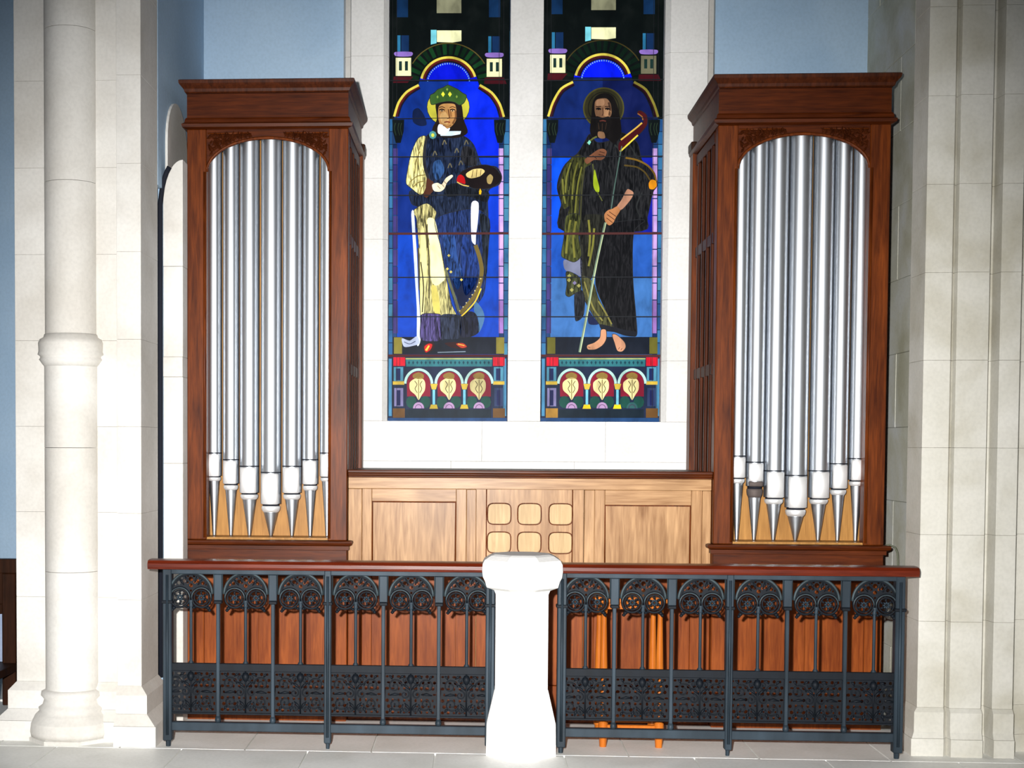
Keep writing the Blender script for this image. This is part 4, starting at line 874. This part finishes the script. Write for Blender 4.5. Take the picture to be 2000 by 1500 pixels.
# ================================================================== wrought iron railings
YI = 6.9
HZ = 0.926
def railing(xA, xB, hx0, hx1, label, side_):
    root = thing('iron_railing', label, 'railing', ((xA+xB)/2, YI, 0), 'pair of iron altar railings')
    zt = HZ-0.046; w = (xB-xA)/6
    q = lambda p: PZ(1040, p-3, YI)
    # handrail with rounded nose
    h = MB().plan([(hx0, 0), (hx1, 0), (hx1, 1), (hx0, 1)], 0, 1); h = MB()
    prof = [(-0.062, zt), (-0.068, zt+0.012), (-0.068, zt+0.028), (-0.056, zt+0.042), (-0.03, zt+0.046), (0.03, zt+0.046), (0.056, zt+0.042), (0.068, zt+0.028), (0.068, zt+0.012), (0.062, zt)]
    n = len(prof); vs = [(x, YI+a, b) for x in (hx0, hx1) for a, b in prof]
    h.add(vs, [(k, (k+1) % n, (k+1) % n+n, k+n) for k in range(n)]+[tuple(range(n)), tuple(range(2*n-1, n-1, -1))])
    h.build('handrail', M['handrail'], root)
    MB().box(xA, xB, YI-0.022, YI+0.022, zt-0.026, zt-0.0005).build('top_bar', M['iron'], root, 0.003)
    zb0, zb1 = q(1440), q(1423)
    MB().box(xA, xB, YI-0.018, YI+0.018, zb0, zb1).build('bottom_bar', M['iron'], root, 0.003)
    zo1, zo0 = q(1322), q(1307)   # mid bar
    MB().box(xA, xB, YI-0.010, YI+0.010, zo1, zo0).build('mid_bar', M['iron_dk'], root, 0.002)
    zl = q(1404); MB().box(xA, xB, YI-0.009, YI+0.009, zl-0.010, zl).build('lower_bar', M['iron_dk'], root, 0.002)
    zc = q(1184)
    for k in range(7):
        x = xA+k*w
        if k in (0, 3, 6):
            r = 0.017 if k == 3 else 0.022
            xx = x+(r if k == 0 else -r if k == 6 else 0)
            o = MB().box(xx-r, xx+r, YI-0.026, YI+0.026, 0.03, zt-0.001).build('post', M['iron'], root, 0.004)
            MB().tube([(xx, YI-0.026, 0.06), (xx, YI-0.026, zt-0.03)], 0.007, 6).build('post_rib', M['iron'], o)
            MB().lathe([(r*0.55, 0), (r*0.6, 0.03), (r, 0.034)], xx, YI, 8, PI/8, False).build('foot', M['iron'], o)
            MB().box(xx-r-0.006, xx+r+0.006, YI-0.03, YI+0.03, zc-0.012, zc+0.004).build('capital', M['iron_dk'], o, 0.003)
        else:
            o = MB().box(x-0.009, x+0.009, YI-0.013, YI+0.013, zb1, zc).box(x-0.020, x+0.020, YI-0.015, YI+0.015, zc+0.004, zt-0.026).build('mullion', M['iron'], root, 0.003)
            MB().box(x-0.020, x+0.020, YI-0.02, YI+0.02, zc-0.012, zc+0.004).build('capital', M['iron_dk'], o, 0.003)
            MB().lathe([(0.012, zb1), (0.016, zb1+0.01), (0.012, zb1+0.03)], x, YI-0.008, 8).build('stop', M['iron'], o)
    # --- one bay, meshes shared by the six
    hb = w/2-0.019
    zap = q(1127); zsp = zap-0.105 if zap-0.105 > zc else zc+0.005
    R1 = min(hb, 0.106); zsp = zap-R1; zr_ = q(1177)
    big = arc(0, zsp, R1, R1, 0, PI, 24); 
    hl = [circ(-0.053, zr_, 0.0475), circ(0.053, zr_, 0.0475)]
    small = []
    for a, z_, r in ((0, zsp+0.072, .012), (-.032, zsp+.062, .010), (.032, zsp+.062, .010), (-.06, zsp+.052, .009), (.06, zsp+.052, .009), (0, zsp+.040, .010), (-.018, zsp+.055, .007), (.018, zsp+.055, .007), (-.045, zsp+.078, .006), (.045, zsp+.078, .006), (-.016, zsp+.086, .006), (.016, zsp+.086, .006), (0, zsp+0.015, .006), (-.078, zsp+.045, .006), (.078, zsp+.045, .006)):
        if math.hypot(a, z_-zsp)+r < R1-0.008 and all(math.hypot(a-s_*.053, z_-zr_) > .0475+r+0.003 for s_ in (-1, 1)): small.append(circ(a, z_, r, 10))
    plate_outer = [(R1, zr_-0.002)]+big+[(-R1, zr_-0.002)]
    V1_, F1_ = curve_mesh([[p for p in plate_outer]], -0.005, 0.005, small)
    # cut roundels: build plate as filled shape minus roundels only where they lie inside
    V1_, F1_ = curve_mesh([[(R1, zr_+0.047*0.0)]+big+[(-R1, zr_)]+[(-0.053-0.0478, zr_)]+arc(-0.053, zr_, 0.0478, 0.0478, PI, 0, 12)+arc(0.053, zr_, 0.0478, 0.0478, PI, 0, 12)+[(0.053+0.0478, zr_)]], -0.005, 0.005, small)
    base = Vector(root.location)
    def shared(nm_, mb, mat):
        me = bpy.data.meshes.new(nm_); me.from_pydata(mb.v, [], mb.f); me.polygons.foreach_set('use_smooth', mb.sm); me.materials.append(mat)
        bm = bmesh.new(); bm.from_mesh(me); bmesh.ops.recalc_face_normals(bm, faces=bm.faces); bm.to_mesh(me); bm.free(); return me
    head = MB().add(V1_, F1_)
    rim = MB().tube([(x, -0.007, z_) for x, z_ in big], 0.0066, 6).tube([(-hb+0.003, -0.004, zr_+0.02), (-hb+0.003, -0.004, zap+0.012), (hb-0.003, -0.004, zap+0.012), (hb-0.003, -0.004, zr_+0.02)], 0.0035, 4)
    for s_ in (-1, 1): rim.tube([(s_*(0.053+0.048*math.cos(a)), -0.010, zr_+0.048*math.sin(a)) for a in [PI*k/14 for k in range(15)]], 0.0048, 5)
    head.tube([(x, -0.010, z_) for x, z_ in arc(0, zsp, R1-0.012, R1-0.012, 0.1, PI-0.1, 20)], 0.003, 5)
    for s_ in (-1, 1):     # leafy drops at the outer springings and trefoil leaves
        for dx, dz, r in ((0.085, -0.052, .011), (0.092, -0.062, .009), (0.076, -0.046, .009), (0.024, -0.044, .009), (0.014, -0.050, .008)):
            head.lathe([(0.001, zr_+dz-r), (r*0.9, zr_+dz-r*0.4), (r, zr_+dz), (r*0.8, zr_+dz+r*0.5), (0.001, zr_+dz+r)], s_*dx, -0.002, 6)
        for a in (0.9, 1.25): 
            ca, sa = math.cos(a), math.sin(a)
            head.tube([(s_*ca*0.055, -0.006, zsp+sa*0.055), (s_*ca*0.075+0.004, -0.008, zsp+sa*0.075), (s_*ca*0.09, -0.006, zsp+sa*0.09)], [0.002, 0.006, 0.002], 5)
    mHead = shared('tracery_head', head, M['iron_dk']); mRim = shared('arch_rim', rim, M['rim'])
    ring = MB().tube([(x, -0.008, z_) for x, z_ in circ(0, zr_, 0.048, 24)], 0.0062, 6, True).tube([(x, -0.006, z_) for x, z_ in circ(0, zr_, 0.036, 20)], 0.0045, 5, True)
    for k in range(6):
        a = PI*k/3+0.3; ring.tube([(math.cos(a)*0.012, -0.004, zr_+math.sin(a)*0.012), (math.cos(a+0.35)*0.024, -0.006, zr_+math.sin(a+0.35)*0.024), (math.cos(a+0.1)*0.036, -0.004, zr_+math.sin(a+0.1)*0.036)], [0.003, 0.0065, 0.003], 5)
    mRing = shared('roundel', ring, M['iron_dk'])
    ros = MB()
    for k in range(8):
        a = PI*k/4; c_, s_ = math.cos(a), math.sin(a)
        ros.tube([(c_*0.004, -0.010, zr_+s_*0.004), (c_*0.011, -0.014, zr_+s_*0.011), (c_*0.019, -0.008, zr_+s_*0.019)], [0.002, 0.0055, 0.002], 5)
    mRos = shared('rosette', ros, M['iron'])
    colm = MB().lathe([(0.013, zo0), (0.013, zo0+0.006), (0.008, zo0+0.012), (0.0075, zc-0.03), (0.012, zc-0.024), (0.009, zc-0.018), (0.016, zc-0.002), (0.016, zc+0.006)], 0, 0, 10)
    mCol = shared('colonnette', colm, M['iron'])
    # scrollwork panel: pierced plate with scrolls in relief
    sw_ = w/2-0.010; z0, z1 = zl, zo1; Hh = z1-z0; hol = []; r2 = random.Random(5)
    for i in range(9):
        for j in range(7):
            xx = -sw_+(i+0.5)*2*sw_/9+(0.004 if j % 2 else -0.004); zz = z0+(j+0.5)*Hh/7
            if i == 4 and j % 2: continue
            hol.append([(xx+a, zz+b) for a, b in circ(0, 0, r2.uniform(0.005, 0.0105), 8, r2.uniform(0.0045, 0.0095))])
    Vp, Fp = curve_mesh([[(-sw_, z0), (sw_, z0), (sw_, z1), (-sw_, z1)]], -0.002, 0.003, hol)
    sc_ = MB().add(Vp, Fp)
    def spiral(cx_, cz_, R_, turn, dirn, a0):
        pts = []
        for k in range(18):
            t_ = k/17; rr = R_*(1-0.82*t_); a = a0+dirn*turn*2*PI*t_; pts.append((cx_+rr*math.cos(a), -0.006, cz_+rr*math.sin(a)))
        sc_.tube(pts, [0.0036*(1-0.4*k/17) for k in range(18)], 5); e = pts[-1]
        sc_.lathe([(0.001, e[2]-0.005), (0.005, e[2]), (0.001, e[2]+0.005)], e[0], e[1]-0.001, 6)
    for s_ in (-1, 1):
        spiral(s_*0.078, z0+Hh*0.70, 0.036, 1.5, -s_, PI/2 - s_*PI/2+PI); spiral(s_*0.072, z0+Hh*0.27, 0.034, 1.5, s_, PI/2 - s_*PI/2+PI)
        spiral(s_*0.030, z0+Hh*0.50, 0.024, 1.25, s_, PI/2); spiral(s_*0.028, z0+Hh*0.84, 0.018, 1.25, -s_, -PI/2); spiral(s_*0.026, z0+Hh*0.14, 0.018, 1.25, s_, PI/2)
        for (ax, az, bx, bz) in ((0.0, .1, .03, .3), (0, .6, .04, .75), (.05, .5, .105, .48), (.105, .95, .09, .86), (.105, .08, .09, .16), (0.03, .95, .055, .88), (.05, .05, .04, .2)):
            sc_.tube([(s_*ax, -0.006, z0+az*Hh), (s_*(ax+bx)/2, -0.009, z0+(az+bz)/2*Hh+0.004), (s_*bx, -0.006, z0+bz*Hh)], [0.002, 0.007, 0.002], 5)
    sc_.tube([(0, -0.006, z0), (0, -0.008, z1)], 0.004, 6)
    sc_.lathe([(0.001, z0+Hh*.72), (0.014, z0+Hh*.80), (0.020, z0+Hh*.88), (0.010, z0+Hh*.97)], 0, -0.004, 8)
    mScr = shared('scrollwork', sc_, M['iron_dk'])
    for k in range(6):
        cx_ = xA+(k+0.5)*w-base.x
        hd = link('tracery_head', mHead, root); hd.location = (cx_, 0, 0); link('arch_rim', mRim, hd)
        for s_ in (-1, 1):
            rg = link('roundel', mRing, hd); rg.location = (s_*0.053, 0, 0)
            rs = link('rosette', mRos, hd); rs.location = (s_*0.053, 0, 0)
        c = link('colonnette', mCol, root); c.location = (cx_, 0, 0)
        s = link('scrollwork', mScr, root, kind='stuff'); s.location = (cx_, 0, 0)
    return root
railing(PX(320, 1250, YI), PX(966, 1250, YI), PX(294, 1098, YI), PX(945, 1098, YI), 'black iron tracery railing with red mahogany handrail, left of the white stone pedestal', -1)
railing(PX(1088, 1250, YI), PX(1764, 1250, YI), PX(1097, 1104, YI), PX(1788, 1112, YI), 'black iron tracery railing with dark mahogany handrail, right of the white stone pedestal', 1)

# ------------------------------------------------------------------ white stone pedestal
YC = 6.88
px_ = PX(1020, 1250, YC-0.12)
ped = thing('stone_pedestal', 'overlit white octagonal stone pedestal standing between the two iron railings', 'pedestal', (px_, YC, 0))
q = lambda p: PZ(1020, p, YC-0.12)
k8 = 1/math.cos(PI/8)
def oct_(prof, nm_, n=8, bev=0.0):
    MB().lathe([(r*k8 if n == 8 else r, z_) for r, z_ in prof], px_, YC, n, PI/8 if n == 8 else 0, n != 8).build(nm_, M['stone_white'], ped)
oct_([(0.168, 0), (0.165, q(1418)), (0.158, q(1405)), (0.128, q(1352))], 'base')
oct_([(0.126, q(1352)), (0.126, q(1164)), (0.134, q(1156))], 'shaft')
oct_([(0.134, q(1156)), (0.170, q(1150)), (0.178, q(1138)), (0.188, q(1130)), (0.192, q(1118)), (0.190, q(1104)), (0.180, q(1096)), (0.150, q(1088)), (0.130, q(1085))], 'cap', 8)

# ------------------------------------------------------------------ stool behind the right railing
YT = 7.06
xs0, xs1 = PX(1178, 1400, YT), PX(1287, 1400, YT)
st_ = thing('wooden_stool', 'orange varnished turned leg wooden stool behind the right iron railing', 'stool', ((xs0+xs1)/2, YT+0.14, 0))
zq_ = lambda p: PZ(1230, p, YT)
zs_ = zq_(1176)
MB().box(xs0-0.05, xs1+0.05, YT-0.045, YT+0.32, zs_, zs_+0.028).build('seat', M['stool'], st_, 0.006)
MB().box(xs0, xs1, YT-0.01, YT+0.01, zs_-0.035, zs_-0.001).build('apron', M['stool'], st_, 0.002)
for yy in (YT, YT+0.27):
    for xx in (xs0, xs1):
        MB().lathe([(0.017, 0), (0.019, 0.03), (0.019, 0.055), (0.024, 0.06), (0.024, 0.12), (0.016, 0.125), (0.020, 0.15), (0.012, 0.17), (0.019, 0.19), (0.014, 0.22), (0.021, 0.24), (0.021, 0.26), (0.013, 0.28), (0.019, 0.31), (0.020, 0.35), (0.012, zs_-0.06), (0.016, zs_-0.055), (0.018, zs_-0.001)], xx, yy, 16).build('leg', M['stool'], st_)
    MB().box(xs0, xs1, yy-0.012, yy+0.012, 0.07, 0.11).build('stretcher', M['stool'], st_, 0.003)
for xx in (xs0, xs1): MB().box(xx-0.012, xx+0.012, YT+0.02, YT+0.25, 0.16, 0.19).build('stretcher', M['stool'], st_, 0.003)

# ------------------------------------------------------------------ cable beside the right case
pts = [(P(1727, 1066, 7.72)[0], P(1727, 1066, 7.72)[1]), P(1738, 1064, 7.72), P(1748, 1069, 7.72), P(1753, 1080, 7.72), P(1754, 1096, 7.72), P(1754, 1150, 7.72)]
x_, _z = pts[-1]; pts += [(x_, 0.006), (x_-0.1, 0.006)]
c = MB().tube([(a, 7.72, b) for a, b in pts], 0.005, 8).build('cable', M['cable'])
c['label'] = 'thin grey cable looping down beside the base of the right organ case'; c['category'] = 'cable'

# ------------------------------------------------------------------ dark stall glimpsed at the far left
YK = 7.9; xk1 = PX(34, 1250, YK); xk0 = xk1-0.62
bx = thing('choir_stall', 'dark wooden choir stall glimpsed behind the round stone shaft', 'choir stall', ((xk0+xk1)/2, YK+0.25, 0))
zk = lambda p: PZ(20, p, YK)
MB().box(xk0, xk1, YK, YK+0.06, zk(1120), zk(1092)).build('top_rail', M['dark'], bx, 0.006)
MB().box(xk1-0.09, xk1-0.012, YK+0.002, YK+0.058, 0, zk(1120)-0.001).build('stile', M['dark'], bx, 0.004)
MB().box(xk0, xk0+0.08, YK+0.002, YK+0.058, 0, zk(1120)-0.001).build('stile', M['dark'], bx, 0.004)
MB().box(xk0+0.08, xk1-0.09, YK+0.01, YK+0.05, zk(1200), zk(1180)).build('cross_rail', M['dark'], bx, 0.004)
MB().box(xk0+0.08, xk1-0.09, YK+0.02, YK+0.04, zk(1180), zk(1120)-0.001).build('back_panel', M['dark'], bx)
MB().box(xk0, xk1, YK-0.30, YK+0.06, zk(1310), zk(1295)).build('seat', M['dark'], bx, 0.005)
MB().box(xk0+0.02, xk1-0.03, YK-0.27, YK-0.24, 0, zk(1310)-0.001).build('front_panel', M['dark'], bx, 0.004)
MB().box(xk0+0.08, xk1-0.092, YK+0.03, YK+0.04, zk(1294), zk(1200)-0.001).build('cloth_panel', M['paper'], bx)
